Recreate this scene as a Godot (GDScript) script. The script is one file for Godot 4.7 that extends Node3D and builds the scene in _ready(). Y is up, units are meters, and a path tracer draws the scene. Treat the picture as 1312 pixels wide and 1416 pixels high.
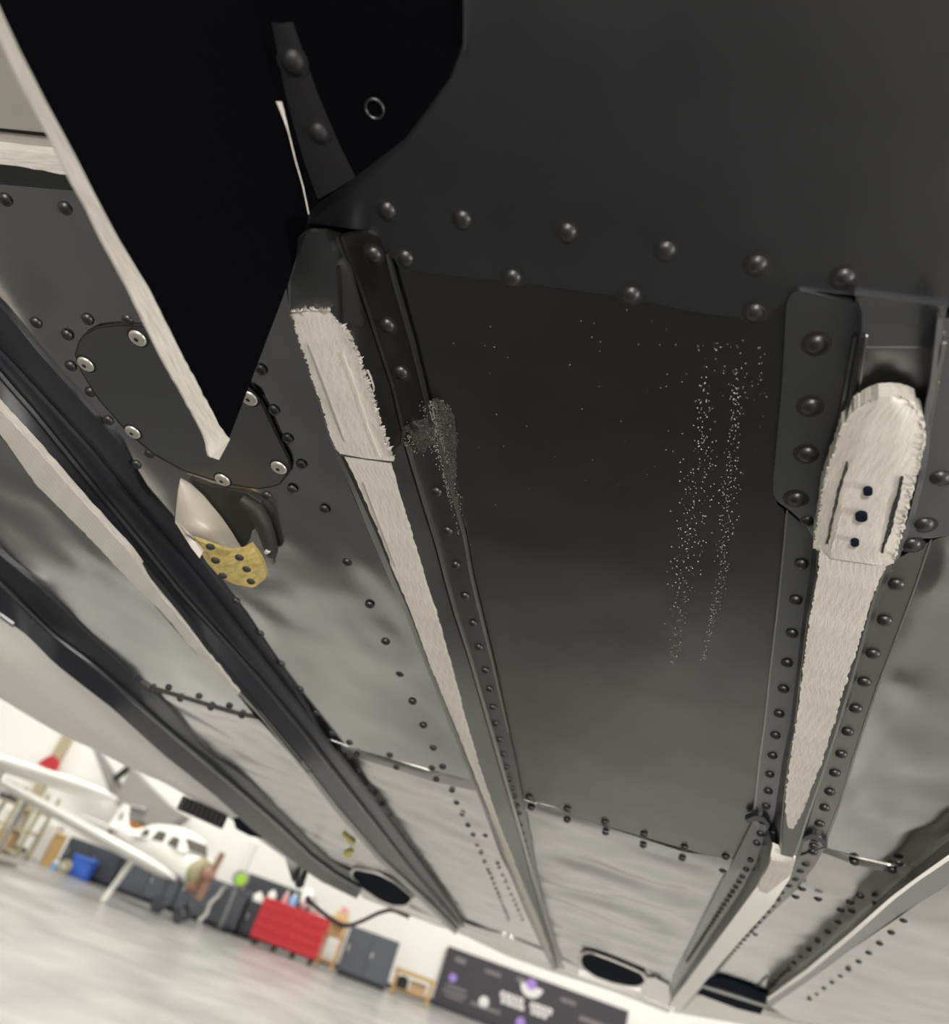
extends Node3D
# The underside of a riveted metal hull seen from just below, with the hangar behind it.
# Hull lines are laid out as the directions in which they are seen from the eye and set down on the real hull surface.

const EYE := Vector3(0, 1.0, 0)
const FOCAL := 1100.0
var look := Basis(Vector3.RIGHT, deg_to_rad(28.1)) * Basis(Vector3.BACK, deg_to_rad(20.0))
var n1: Vector3
var n2: Vector3
var k1: float
var k2: float
var along: Vector3
var aft: Vector3
var across: Vector3
var M := {}
var dents := FastNoiseLite.new()
var rough_edge := FastNoiseLite.new()
var rng := RandomNumberGenerator.new()
var hull: Node3D
const WALL_AT := Vector3(2.82, 0, -19.98)
var wall_x := Vector3(9.05, 0, 1.04).normalized()
var wall_z := Vector3(-1.04, 0, 9.05).normalized()

# ------------------------------------------------------------------ mesh builder
class Geo:
	var v := PackedVector3Array()
	var n := PackedVector3Array()
	var uv := PackedVector2Array()
	var ix := PackedInt32Array()

	func tri(a: Vector3, b: Vector3, c: Vector3, out: Vector3, ua := Vector2.ZERO, ub := Vector2(1, 0), uc := Vector2(1, 1)) -> void:
		var m := (b - a).cross(c - a)
		if m.length() < 1e-14:
			return
		m = m.normalized()
		var i := v.size()
		if m.dot(out) < 0.0:
			m = -m
			v.append_array([a, b, c]); uv.append_array([ua, ub, uc])
		else:
			v.append_array([a, c, b]); uv.append_array([ua, uc, ub])
		# front faces run clockwise
		n.append_array([m, m, m])
		ix.append_array([i, i + 1, i + 2])

	func quad(a: Vector3, b: Vector3, c: Vector3, d: Vector3, out: Vector3) -> void:
		var w := (b - a).length()
		var h := (d - a).length()
		tri(a, b, c, out, Vector2.ZERO, Vector2(w, 0), Vector2(w, h))
		tri(a, c, d, out, Vector2.ZERO, Vector2(w, h), Vector2(0, h))

	# rows: Array of PackedVector3Array of equal length; smooth normals on the side of «out»
	func grid(rows: Array, out: Vector3) -> void:
		var nr := rows.size()
		var nc: int = rows[0].size()
		var base := v.size()
		var ln := 0.0
		var flip := 0
		var mean := Vector3.ZERO
		for r in nr - 1:
			mean += (rows[r][nc - 1] - rows[r][0]).cross(rows[r + 1][0] - rows[r][0])
		var s := 1.0 if mean.dot(out) >= 0.0 else -1.0
		for r in nr:
			var wd := 0.0
			if r > 0:
				ln += (rows[r][0] - rows[r - 1][0]).length()
			for c in nc:
				if c > 0:
					wd += (rows[r][c] - rows[r][c - 1]).length()
				var a: Vector3 = rows[r][mini(c + 1, nc - 1)] - rows[r][maxi(c - 1, 0)]
				var b: Vector3 = rows[mini(r + 1, nr - 1)][c] - rows[maxi(r - 1, 0)][c]
				var m := a.cross(b) * s
				v.append(rows[r][c]); uv.append(Vector2(wd, ln))
				n.append(m.normalized() if m.length() > 1e-14 else out.normalized())
		for r in nr - 1:
			for c in nc - 1:
				var i := base + r * nc + c
				if s > 0.0:
					ix.append_array([i, i + nc, i + 1, i + 1, i + nc, i + nc + 1])
				else:
					ix.append_array([i, i + 1, i + nc, i + 1, i + nc + 1, i + nc])

	func box(c: Vector3, h: Vector3, b := Basis.IDENTITY, bevel := 0.0) -> void:
		var e := bevel
		for ax in 3:
			for sg in [-1.0, 1.0]:
				var u := Vector3.ZERO
				var w := Vector3.ZERO
				var d := Vector3.ZERO
				d[ax] = sg
				u[(ax + 1) % 3] = 1.0
				w[(ax + 2) % 3] = 1.0
				var hu: float = h[(ax + 1) % 3] - e
				var hw: float = h[(ax + 2) % 3] - e
				var p: Vector3 = d * h[ax]
				quad(c + b * (p - u * hu - w * hw), c + b * (p + u * hu - w * hw), c + b * (p + u * hu + w * hw), c + b * (p - u * hu + w * hw), b * d)
				if e > 0.0:
					for s2 in [-1.0, 1.0]:
						var q: Vector3 = d * (h[ax] - e) + u * s2 * (hu + e)
						quad(c + b * (p + u * s2 * hu - w * hw), c + b * (p + u * s2 * hu + w * hw), c + b * (q + w * hw), c + b * (q - w * hw), b * (d + u * s2))

	func tube(pts: Array, rad: Array, sides := 10) -> void:
		var rows := []
		var side := Vector3.ZERO
		for i in pts.size():
			var t: Vector3 = (pts[mini(i + 1, pts.size() - 1)] - pts[maxi(i - 1, 0)]).normalized()
			if side == Vector3.ZERO:
				side = t.cross(Vector3.UP if absf(t.y) < 0.9 else Vector3.RIGHT).normalized()
			side = (side - t * side.dot(t)).normalized()
			var o := t.cross(side)
			var row := PackedVector3Array()
			for k in sides + 1:
				var an := TAU * k / sides
				row.append(pts[i] + (side * cos(an) + o * sin(an)) * rad[mini(i, rad.size() - 1)])
			rows.append(row)
		ring(rows)

	# closed rings: normals point outwards from the ring centres
	func ring(rows: Array) -> void:
		var nr := rows.size()
		var nc: int = rows[0].size()
		var base := v.size()
		var mid := []
		for r in nr:
			var m := Vector3.ZERO
			for c in nc - 1:
				m += rows[r][c]
			mid.append(m / (nc - 1))
		var s := 0.0
		for r in nr:
			for c in nc:
				var a: Vector3 = rows[r][(c + 1) % (nc - 1)] - rows[r][(c - 1 + nc - 1) % (nc - 1)]
				var b: Vector3 = rows[mini(r + 1, nr - 1)][c] - rows[maxi(r - 1, 0)][c]
				var m := a.cross(b)
				if s == 0.0 and m.length() > 1e-12:
					s = 1.0 if m.dot(rows[r][c] - mid[r]) >= 0.0 else -1.0
				v.append(rows[r][c]); uv.append(Vector2(float(c) / nc, float(r)))
				n.append((m * (s if s != 0.0 else 1.0)).normalized() if m.length() > 1e-12 else (rows[r][c] - mid[r]).normalized())
		for r in nr - 1:
			for c in nc - 1:
				var i := base + r * nc + c
				if s >= 0.0:
					ix.append_array([i, i + nc, i + 1, i + 1, i + nc, i + nc + 1])
				else:
					ix.append_array([i, i + 1, i + nc, i + 1, i + nc + 1, i + nc])
		for e in [0, nr - 1]:
			var o: Vector3 = mid[e] - mid[1 if e == 0 else nr - 2]
			for c in nc - 1:
				tri(mid[e], rows[e][c], rows[e][c + 1], o if o.length() > 1e-9 else Vector3.UP)

	# flat polygon extruded by «deep»
	func prism(poly: Array, deep: Vector3) -> void:
		var o: Vector3 = poly[0]
		var nn := Vector3.ZERO
		for i in poly.size():
			nn += (poly[i] - o).cross(poly[(i + 1) % poly.size()] - o)
		nn = nn.normalized()
		var ex: Vector3 = (poly[1] - o).normalized()
		var ey := nn.cross(ex)
		var flat := PackedVector2Array()
		var mid := Vector3.ZERO
		for p in poly:
			flat.append(Vector2((p - o).dot(ex), (p - o).dot(ey)))
			mid += p / poly.size()
		var t := Geometry2D.triangulate_polygon(flat)
		for i in range(0, t.size(), 3):
			tri(poly[t[i]], poly[t[i + 1]], poly[t[i + 2]], -deep, flat[t[i]], flat[t[i + 1]], flat[t[i + 2]])
			tri(poly[t[i]] + deep, poly[t[i + 1]] + deep, poly[t[i + 2]] + deep, deep, flat[t[i]], flat[t[i + 1]], flat[t[i + 2]])
		for i in poly.size():
			var a: Vector3 = poly[i]
			var b: Vector3 = poly[(i + 1) % poly.size()]
			quad(a, b, b + deep, a + deep, (b - a).cross(nn))

	func mesh() -> ArrayMesh:
		var a := []
		a.resize(Mesh.ARRAY_MAX)
		a[Mesh.ARRAY_VERTEX] = v
		a[Mesh.ARRAY_NORMAL] = n
		a[Mesh.ARRAY_TEX_UV] = uv
		a[Mesh.ARRAY_INDEX] = ix
		var m := ArrayMesh.new()
		m.add_surface_from_arrays(Mesh.PRIMITIVE_TRIANGLES, a)
		return m


func put(g: Geo, called: String, mat: Material, parent: Node = self) -> MeshInstance3D:
	return put_mesh(g.mesh(), called, mat, parent)


func put_mesh(m: Mesh, called: String, mat: Material, parent: Node = self) -> MeshInstance3D:
	var o := MeshInstance3D.new()
	o.name = numbered(called, parent)
	o.mesh = m
	o.material_override = mat
	o.cast_shadow = GeometryInstance3D.SHADOW_CASTING_SETTING_ON
	parent.add_child(o, true)
	return o


var taken := {}
func numbered(called: String, parent: Node) -> String:
	var key := str(parent.get_instance_id()) + called
	var c: int = taken.get(key, 0)
	taken[key] = c + 1
	return called if c == 0 else "%s_%03d" % [called, c]


func thing(called: String, label: String, category: String, at := Vector3.ZERO, turn := Basis.IDENTITY, group := "") -> Node3D:
	var o := Node3D.new()
	o.name = numbered(called, self)
	add_child(o, true)
	o.transform = Transform3D(turn, at)
	o.set_meta("label", label)
	o.set_meta("category", category)
	if group:
		o.set_meta("group", group)
	return o


func struct(o: Node, label := "") -> Node:
	o.set_meta("kind", "structure")
	if label:
		o.set_meta("label", label)
	return o


# ------------------------------------------------------------------ materials
func mat(called: String, c: Color, rough := 0.5, metal := 0.0) -> StandardMaterial3D:
	var m := StandardMaterial3D.new()
	m.resource_name = called
	m.albedo_color = c.linear_to_srgb()
	m.roughness = rough
	m.metallic = metal
	M[called] = m
	return m


func noise_tex(freq: float, lo: Color, hi: Color, seed_: int, size := 256, octaves := 4) -> NoiseTexture2D:
	var f := FastNoiseLite.new()
	f.noise_type = FastNoiseLite.TYPE_SIMPLEX_SMOOTH
	f.frequency = freq
	f.seed = seed_
	f.fractal_octaves = octaves
	var t := NoiseTexture2D.new()
	t.width = size
	t.height = size
	t.seamless = true
	t.noise = f
	var g := Gradient.new()
	g.set_color(0, lo)
	g.set_color(1, hi)
	t.color_ramp = g
	return t


func materials() -> void:
	var grey := noise_tex(0.02, Color(0.35, 0.35, 0.35), Color(1, 1, 1), 3)
	var fine := noise_tex(0.06, Color(0.2, 0.2, 0.2), Color(1, 1, 1), 5)
	var smear := noise_tex(0.012, Color(0.92, 0.92, 0.92), Color(1, 1, 1), 9)
	var m := mat("bare_metal", Color(0.60, 0.60, 0.59), 0.15, 1.0)
	m.albedo_texture = smear
	m.uv1_triplanar = true; m.uv1_world_triplanar = true; m.uv1_scale = Vector3(3, 3, 3)
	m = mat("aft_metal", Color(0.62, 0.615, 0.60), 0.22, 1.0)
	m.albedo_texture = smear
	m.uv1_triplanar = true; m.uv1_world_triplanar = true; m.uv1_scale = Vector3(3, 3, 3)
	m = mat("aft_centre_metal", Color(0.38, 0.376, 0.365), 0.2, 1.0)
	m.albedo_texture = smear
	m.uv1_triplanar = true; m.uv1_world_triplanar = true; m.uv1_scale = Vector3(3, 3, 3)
	m = mat("tarnished_metal", Color(0.19, 0.19, 0.187), 0.29, 1.0)
	m.albedo_texture = smear
	m.uv1_triplanar = true; m.uv1_world_triplanar = true; m.uv1_scale = Vector3(4, 4, 4)
	m = mat("upper_metal", Color(0.15, 0.152, 0.16), 0.40, 1.0)
	m.albedo_texture = smear
	m.uv1_triplanar = true; m.uv1_world_triplanar = true; m.uv1_scale = Vector3(4, 4, 4)
	mat("plate_metal", Color(0.24, 0.243, 0.255), 0.36, 1.0)
	mat("rail_paint", Color(0.016, 0.017, 0.022), 0.34, 0.0)
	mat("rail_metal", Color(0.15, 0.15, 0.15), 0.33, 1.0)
	mat("aft_rail_metal", Color(0.30, 0.295, 0.285), 0.35, 1.0)
	mat("grey_rail_metal", Color(0.17, 0.17, 0.172), 0.32, 1.0)
	mat("step_metal", Color(0.36, 0.34, 0.31), 0.5, 0.2)
	mat("strap_dark", Color(0.007, 0.007, 0.008), 0.55, 0.0)
	mat("sleeve_black", Color(0.008, 0.008, 0.008), 0.3, 0.0)
	mat("edge_metal", Color(0.42, 0.41, 0.39), 0.35, 1.0)
	m = mat("dirt", Color(0.085, 0.082, 0.075), 0.95, 0.0)
	m.albedo_texture = fine
	m.uv1_triplanar = true; m.uv1_world_triplanar = true; m.uv1_scale = Vector3(22, 22, 22)
	m = mat("worn_metal", Color(0.74, 0.715, 0.67), 0.6, 0.2)
	m.albedo_texture = noise_tex(0.03, Color(0.80, 0.79, 0.77), Color(1, 1, 1), 21)
	m.uv1_scale = Vector3(160, 7, 1)
	m.heightmap_enabled = true
	m.heightmap_texture = noise_tex(0.03, Color(0, 0, 0), Color(1, 1, 1), 21)
	m.heightmap_scale = 0.012
	mat("chip_metal", Color(0.58, 0.55, 0.50), 0.7, 0.25)
	mat("beige_metal", Color(0.90, 0.87, 0.83), 0.5, 0.0)
	m = mat("black_plate", Color(0.0025, 0.0025, 0.0035), 0.6, 0.0)
	m.metallic_specular = 0.06
	mat("gasket", Color(0.008, 0.008, 0.009), 0.7, 0.0)
	m = mat("hole_dark", Color(0.008, 0.011, 0.020), 0.9, 0.0)
	m.metallic_specular = 0.1
	mat("rivet_dark", Color(0.06, 0.06, 0.062), 0.4, 0.8)
	mat("screw_metal", Color(0.62, 0.58, 0.52), 0.38, 0.8)
	m = mat("zinc_yellow", Color(0.74, 0.60, 0.22), 0.38, 0.3)
	m.albedo_texture = noise_tex(0.02, Color(0.75, 0.72, 0.66), Color(1, 1, 1), 33)
	m.uv1_triplanar = true; m.uv1_scale = Vector3(30, 30, 30)
	mat("scoop_metal", Color(0.60, 0.565, 0.51), 0.5, 0.3)
	mat("rubber", Color(0.018, 0.017, 0.016), 0.6, 0.0)
	mat("mat_rubber", Color(0.04, 0.04, 0.042), 0.6, 0.0)
	mat("grain", Color(0.62, 0.62, 0.62), 0.4, 0.0)
	mat("grit", Color(0.16, 0.155, 0.14), 0.95, 0.0)
	mat("scratch", Color(0.45, 0.43, 0.40), 0.5, 0.6)
	# hangar
	m = mat("concrete", Color(0.44, 0.435, 0.42), 0.30, 0.0)
	m.albedo_texture = noise_tex(0.01, Color(0.72, 0.72, 0.73), Color(1, 1, 1), 41, 512, 5)
	m.uv1_triplanar = true; m.uv1_world_triplanar = true; m.uv1_scale = Vector3(0.16, 0.16, 0.16)
	mat("joint", Color(0.66, 0.63, 0.58), 0.6)
	mat("wall_white", Color(0.84, 0.835, 0.80), 0.7)
	mat("ceiling_white", Color(0.78, 0.77, 0.73), 0.8)
	mat("post_tan", Color(0.42, 0.36, 0.24), 0.6)
	m = mat("lamp", Color(1, 1, 1), 0.5)
	m.emission_enabled = true
	m.emission = Color(1.0, 0.97, 0.9)
	m.emission_energy_multiplier = 3.0
	mat("white_paint", Color(0.84, 0.83, 0.78), 0.35)
	mat("red_paint", Color(0.52, 0.018, 0.03), 0.35)
	mat("slate_paint", Color(0.085, 0.095, 0.115), 0.4)
	mat("slate_dark", Color(0.045, 0.05, 0.065), 0.45)
	mat("black_stuff", Color(0.015, 0.015, 0.018), 0.5)
	mat("banner_black", Color(0.055, 0.05, 0.06), 0.8)
	mat("print_white", Color(0.75, 0.74, 0.74), 0.8)
	mat("print_grey", Color(0.20, 0.19, 0.20), 0.8)
	mat("print_purple", Color(0.36, 0.24, 0.66), 0.8)
	mat("wood", Color(0.52, 0.33, 0.14), 0.6)
	mat("wood_pale", Color(0.66, 0.48, 0.27), 0.6)
	mat("window_dark", Color(0.10, 0.095, 0.08), 0.15)
	mat("blue_plastic", Color(0.04, 0.14, 0.62), 0.4)
	mat("light_blue", Color(0.25, 0.48, 0.80), 0.4)
	mat("orange_plastic", Color(0.75, 0.30, 0.07), 0.5)
	mat("green_plastic", Color(0.35, 0.62, 0.06), 0.4)
	mat("pink_plastic", Color(0.75, 0.36, 0.36), 0.5)
	mat("grey_metal", Color(0.28, 0.275, 0.265), 0.45, 0.3)
	mat("copper_brown", Color(0.28, 0.15, 0.10), 0.5)
	mat("khaki", Color(0.36, 0.33, 0.20), 0.6)
	mat("chrome", Color(0.7, 0.7, 0.7), 0.25, 1.0)
	mat("yellow_mark", Color(0.62, 0.60, 0.10), 0.6)


# ------------------------------------------------------------------ the hull surface
func ray(x: float, y: float) -> Vector3:
	return look * Vector3(x - 656.0, 708.0 - y, -FOCAL)


func lay_hull() -> void:
	along = ray(970, 1780).normalized()
	aft = ray(850, 1500).normalized()
	across = -ray(-4711, -484).normalized()
	n1 = along.cross(across).normalized()
	n2 = aft.cross(across).normalized()
	n1 *= signf(n1.y)
	n2 *= signf(n2.y)
	k1 = n1.dot(EYE + ray(656, 708).normalized() * 0.55)
	k2 = n2.dot(skin1(850, 1150))


func skin1(x: float, y: float) -> Vector3:
	var d := ray(x, y)
	return EYE + d * (k1 - n1.dot(EYE)) / n1.dot(d)


# the hull surface seen in that direction, «off» metres proud of it
func skin(x: float, y: float, off := 0.0) -> Vector3:
	var d := ray(x, y)
	var a := (k1 - off - n1.dot(EYE)) / n1.dot(d)
	var b := (k2 - off - n2.dot(EYE)) / n2.dot(d)
	return EYE + d * maxf(a, b)


func height(x: float, z: float) -> float:
	return maxf((k1 - n1.x * x - n1.z * z) / n1.y, (k2 - n2.x * x - n2.z * z) / n2.y)


func down(p: Vector3) -> Vector3:
	var a := (k1 - n1.x * p.x - n1.z * p.z) / n1.y
	var b := (k2 - n2.x * p.x - n2.z * p.z) / n2.y
	return -(n1.lerp(n2, clampf(0.5 + (b - a) * 40.0, 0, 1))).normalized()


func resample(a: Array, count: int) -> PackedVector2Array:
	var p := PackedVector2Array()
	for i in range(0, a.size(), 2):
		p.append(Vector2(a[i], a[i + 1]))
	var d := PackedFloat32Array([0.0])
	for i in range(1, p.size()):
		d.append(d[i - 1] + p[i].distance_to(p[i - 1]))
	var total := d[d.size() - 1]
	var r := PackedVector2Array()
	var k := 0
	for i in count + 1:
		var t := total * i / count
		while k < p.size() - 2 and d[k + 1] < t:
			k += 1
		var seg := d[k + 1] - d[k]
		r.append(p[k].lerp(p[k + 1], clampf((t - d[k]) / seg, 0, 1) if seg > 0 else 0.0))
	return r


# a sheet over the hull: lines run lengthwise, each at its own height; creases at the lines
func sheet(called: String, m: Material, lines: Array, offs: Array, rows := 40, cols := 1, dent := 0.0, thick := 0.004, parent: Node = null, ragged := 0.0, wrinkle := 0.0) -> MeshInstance3D:
	var g := Geo.new()
	sheet_into(g, lines, offs, rows, cols, dent, thick, ragged, wrinkle)
	return put(g, called, m, parent if parent else hull)


func sheet_into(g: Geo, lines: Array, offs: Array, rows := 40, cols := 1, dent := 0.0, thick := 0.004, ragged := 0.0, wrinkle := 0.0) -> void:
	var L := []
	for a in lines:
		var b: Array = a
		if a[0] < -30 and a[0] < a[2] - 20 and a[2] < 200:
			# runs on past what the picture shows
			var k: float = 240.0 / (a[2] - a[0])
			b = [a[0] - 240.0, a[1] - (a[3] - a[1]) * k]
			b.append_array(a)
		L.append(resample(b, rows))
	var out := -n1
	var bands := []
	for b in lines.size() - 1:
		var grid := []
		for r in rows + 1:
			var row := PackedVector3Array()
			for c in cols + 1:
				var t := float(c) / cols
				var q: Vector2 = L[b][r].lerp(L[b + 1][r], t)
				var off: float = lerpf(offs[b], offs[b + 1], t)
				if ragged > 0.0 and (c == 0 and b == 0 or c == cols and b == lines.size() - 2):
					var w: Vector2 = (L[b + 1][r] - L[b][r]).normalized()
					q += w * ragged * (rough_edge.get_noise_2d(r * 9.0, c * 77.0 + L[b][0].x) * 1.6 + rng.randf_range(-0.5, 0.5))
				var p := skin(q.x, q.y, off)
				if dent != 0.0:
					var e := sin(PI * clampf(t if lines.size() == 2 else 0.5, 0.02, 0.98)) 
					var f := sin(PI * clampf(float(r) / rows, 0.02, 0.98))
					p += down(p) * dent * dents.get_noise_2d(p.x * 100.0, p.z * 100.0) * minf(1.0, 3.0 * minf(e, f))
					if wrinkle != 0.0:
						p += down(p) * wrinkle * sin((p - EYE).dot(aft) * 26.0 + 2.5 * dents.get_noise_2d(p.x * 40.0, p.z * 40.0)) * minf(1.0, 2.0 * e)
				row.append(p)
			grid.append(row)
		if ragged <= 0.0:
			g.grid(grid, out)
		bands.append(grid)
	if ragged > 0.0:
		var joined := []
		for r in rows + 1:
			var jr := PackedVector3Array()
			for b in bands.size():
				var part: PackedVector3Array = bands[b][r]
				jr.append_array(part if b == 0 else part.slice(1))
			joined.append(jr)
		g.grid(joined, out)
	# skirts: the sheet has thickness
	if thick > 0.0:
		var up := n1 * thick
		var first: Array = bands[0]
		var last: Array = bands[bands.size() - 1]
		var l := []
		var rr := []
		for r in rows + 1:
			l.append(PackedVector3Array([first[r][0], first[r][0] + up]))
			rr.append(PackedVector3Array([last[r][cols], last[r][cols] + up]))
		g.grid(l, first[0][0] - first[0][cols])
		g.grid(rr, last[0][cols] - last[0][0])
		for band in bands:
			var s := []
			var e := []
			for c in cols + 1:
				s.append(PackedVector3Array([band[0][c], band[0][c] + up]))
				e.append(PackedVector3Array([band[rows][c], band[rows][c] + up]))
			g.grid(s, band[0][0] - band[1][0])
			g.grid(e, band[rows][0] - band[rows - 1][0])


# a plate laid on the hull from a closed outline
func patch(called: String, m: Material, outline: Array, off: float, thick: float, parent: Node = null) -> MeshInstance3D:
	var poly := []
	for i in range(0, outline.size(), 2):
		poly.append(skin(outline[i], outline[i + 1], off))
	var g := Geo.new()
	g.prism(poly, n1 * thick)
	return put(g, called, m, parent if parent else hull)


# ------------------------------------------------------------------ rivets
var rivet_mesh: ArrayMesh
var small_rivet_mesh: ArrayMesh
func make_dome(profile: Array, sides: int) -> ArrayMesh:
	var g := Geo.new()
	var rows := []
	for q in profile:
		var row := PackedVector3Array()
		for k in sides + 1:
			row.append(Vector3(q.x * cos(TAU * k / sides), q.y, q.x * sin(TAU * k / sides)))
		rows.append(row)
	g.ring(rows)
	return g.mesh()


var rivet_count := 0
func rivet(x: float, y: float, r := 0.0042, off := 0.0, m: Material = null, mesh: ArrayMesh = null, parent: Node = null) -> MeshInstance3D:
	var p := skin(x, y, off)
	var o := put_mesh(mesh if mesh else rivet_mesh, "rivet", m if m else M.rivet_dark, parent if parent else hull)
	var yv := down(p)
	var xv := yv.cross(Vector3.FORWARD).normalized()
	o.transform = Transform3D(Basis(xv, yv, xv.cross(yv)) * Basis.from_scale(Vector3(r, r, r)), p)
	rivet_count += 1
	return o


func rivets(a: Array, r := 0.0042, off := 0.0, m: Material = null, mesh: ArrayMesh = null) -> void:
	for i in range(0, a.size(), 2):
		rivet(a[i], a[i + 1], r, off, m, mesh)


# a row between two seen points, evenly spaced on the hull itself
func row(x0: float, y0: float, x1: float, y1: float, count: int, r := 0.003, off := 0.0) -> void:
	var a := skin(x0, y0, 0.0)
	var b := skin(x1, y1, 0.0)
	var st := SurfaceTool.new()
	st.begin(Mesh.PRIMITIVE_TRIANGLES)
	for i in count:
		var p := a.lerp(b, float(i) / (count - 1))
		p.y = height(p.x, p.z) - off
		var yv := down(p)
		var xv := yv.cross(Vector3.FORWARD).normalized()
		st.append_from(small_rivet_mesh, 0, Transform3D(Basis(xv, yv, xv.cross(yv)) * Basis.from_scale(Vector3(r, r, r)), p))
	var o := put_mesh(st.commit(), "rivet_row", M.rivet_dark, hull)
	o.set_meta("kind", "stuff")


# ================================================================== scene
func _ready() -> void:
	var cam := Camera3D.new()
	cam.name = "camera"
	add_child(cam)
	cam.transform = Transform3D(look, EYE)
	var at := CameraAttributesPhysical.new()
	at.frustum_focal_length = 18.644
	at.exposure_aperture = 4.6
	at.frustum_focus_distance = 0.52
	at.frustum_near = 0.02
	at.frustum_far = 200.0
	cam.attributes = at
	cam.fov = rad_to_deg(2.0 * atan(708.0 / FOCAL))
	cam.near = 0.02
	cam.far = 200.0
	cam.current = true
	var we := WorldEnvironment.new()
	we.name = "environment"
	var env := Environment.new()
	env.background_mode = Environment.BG_COLOR
	env.background_color = Color(0.5, 0.52, 0.55)
	env.tonemap_mode = Environment.TONE_MAPPER_LINEAR
	env.tonemap_exposure = 1.0
	env.sdfgi_enabled = true
	env.ssao_enabled = true
	env.ssil_enabled = true
	we.environment = env
	add_child(we)
	dents.seed = 11
	dents.frequency = 0.085
	dents.fractal_octaves = 2
	rough_edge.seed = 4
	rough_edge.frequency = 0.05
	rng.seed = 2024
	materials()
	lay_hull()
	hangar()
	floor_things()
	build_hull()
	plates()
	scoop()
	background()
	print("rivets ", rivet_count)


# ------------------------------------------------------------------ hangar shell
func on_wall(s: float, h: float, d: float) -> Vector3:
	return WALL_AT + wall_x * s + Vector3.UP * h + wall_z * d


func slab(called: String, m: Material, s0: float, s1: float, h0: float, h1: float, d0: float, d1: float) -> MeshInstance3D:
	var g := Geo.new()
	g.box(on_wall((s0 + s1) / 2, (h0 + h1) / 2, (d0 + d1) / 2), Vector3((s1 - s0) / 2, (h1 - h0) / 2, (d1 - d0) / 2), Basis(wall_x, Vector3.UP, wall_z))
	return put(g, called, m)


const LAMP_POWER := 35.0
func hangar() -> void:
	struct(slab("floor", M.concrete, -24, 20, -0.2, 0, -0.3, 36))
	struct(slab("wall_back", M.wall_white, -24, 20, 0, 7.2, -0.3, 0))
	struct(slab("wall_front", M.wall_white, -24, 20, 0, 7.2, 36, 36.3))
	struct(slab("wall_left", M.wall_white, -24.3, -24, 0, 7.2, -0.3, 36.3))
	struct(slab("wall_right", M.wall_white, 20, 20.3, 0, 7.2, -0.3, 36.3))
	struct(slab("ceiling", M.ceiling_white, -24.3, 20.3, 7.2, 7.4, -0.3, 36.3))
	struct(slab("trim_1", M.post_tan, -10.42, -10.16, 0, 7.2, 0, 0.12))
	struct(slab("trim_2", M.ceiling_white, -5.12, -4.96, 1.0, 1.8, 0, 0.05))
	struct(slab("baseboard_back", M.slate_dark, -24, 20, 0, 0.10, 0, 0.03))
	var jn := 0
	for i in 4:
		for j in 5:
			var s := -18.0 + 10.5 * i
			var d := 3.5 + 7.2 * j
			var l := thing("ceiling_lamp", "long white ceiling lamp panel over the hangar floor", "ceiling lamp", on_wall(s, 7.0, d), Basis(wall_x, Vector3.UP, wall_z), "hangar ceiling lamps")
			var g := Geo.new()
			g.box(Vector3(0, 0.06, 0), Vector3(1.6, 0.06, 0.36), Basis.IDENTITY, 0.01)
			put(g, "housing", M.white_paint, l)
			g = Geo.new()
			g.box(Vector3(0, -0.012, 0), Vector3(1.5, 0.01, 0.30))
			put(g, "diffuser", M.lamp, l)
			var a := AreaLight3D.new()
			a.name = "light"
			a.area_size = Vector2(3.0, 0.6)
			a.light_color = Color(1.0, 0.99, 0.965)
			a.light_energy = LAMP_POWER
			a.shadow_enabled = true
			l.add_child(a)
			a.area_range = 40.0
			a.rotation.x = -PI / 2
			a.position = Vector3(0, -0.03, 0)


# a floodlight on a tripod, standing beside the airplane out of the picture, as the streaks of light from the right tell
func work_light(label: String, at: Vector3, aim: Vector3, power: float) -> void:
	var t := thing("work_light", label, "work light", Vector3(at.x, 0, at.z))
	var h := at.y
	pole(t, "pole", M.black_stuff, [Vector3(0, 0.2, 0), Vector3(0, h - 0.08, 0)], [0.016, 0.014], 10)
	for i in 3:
		var d := Vector3(cos(TAU * i / 3.0), 0, sin(TAU * i / 3.0))
		pole(t, "leg", M.black_stuff, [Vector3(0, h * 0.5, 0), d * 0.34 + Vector3(0, 0.012, 0)], [0.011, 0.011], 8)
	var b := Basis.looking_at(aim - at, Vector3.UP)
	var g := Geo.new()
	g.box(Vector3(0, h, 0) + b * Vector3(0, 0, 0.035), Vector3(0.17, 0.13, 0.03), b, 0.01)
	put(g, "housing", M.orange_plastic, t)
	g = Geo.new()
	g.box(Vector3(0, h, 0), Vector3(0.15, 0.11, 0.004), b)
	put(g, "lens", M.lamp, t)
	var a := AreaLight3D.new()
	a.name = "light"
	a.area_size = Vector2(0.30, 0.22)
	a.area_range = 40.0
	a.light_color = Color(1.0, 0.975, 0.94)
	a.light_energy = power
	a.shadow_enabled = true
	t.add_child(a)
	a.transform = Transform3D(b, Vector3(0, h, 0) + b * Vector3(0, 0, -0.012))


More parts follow.
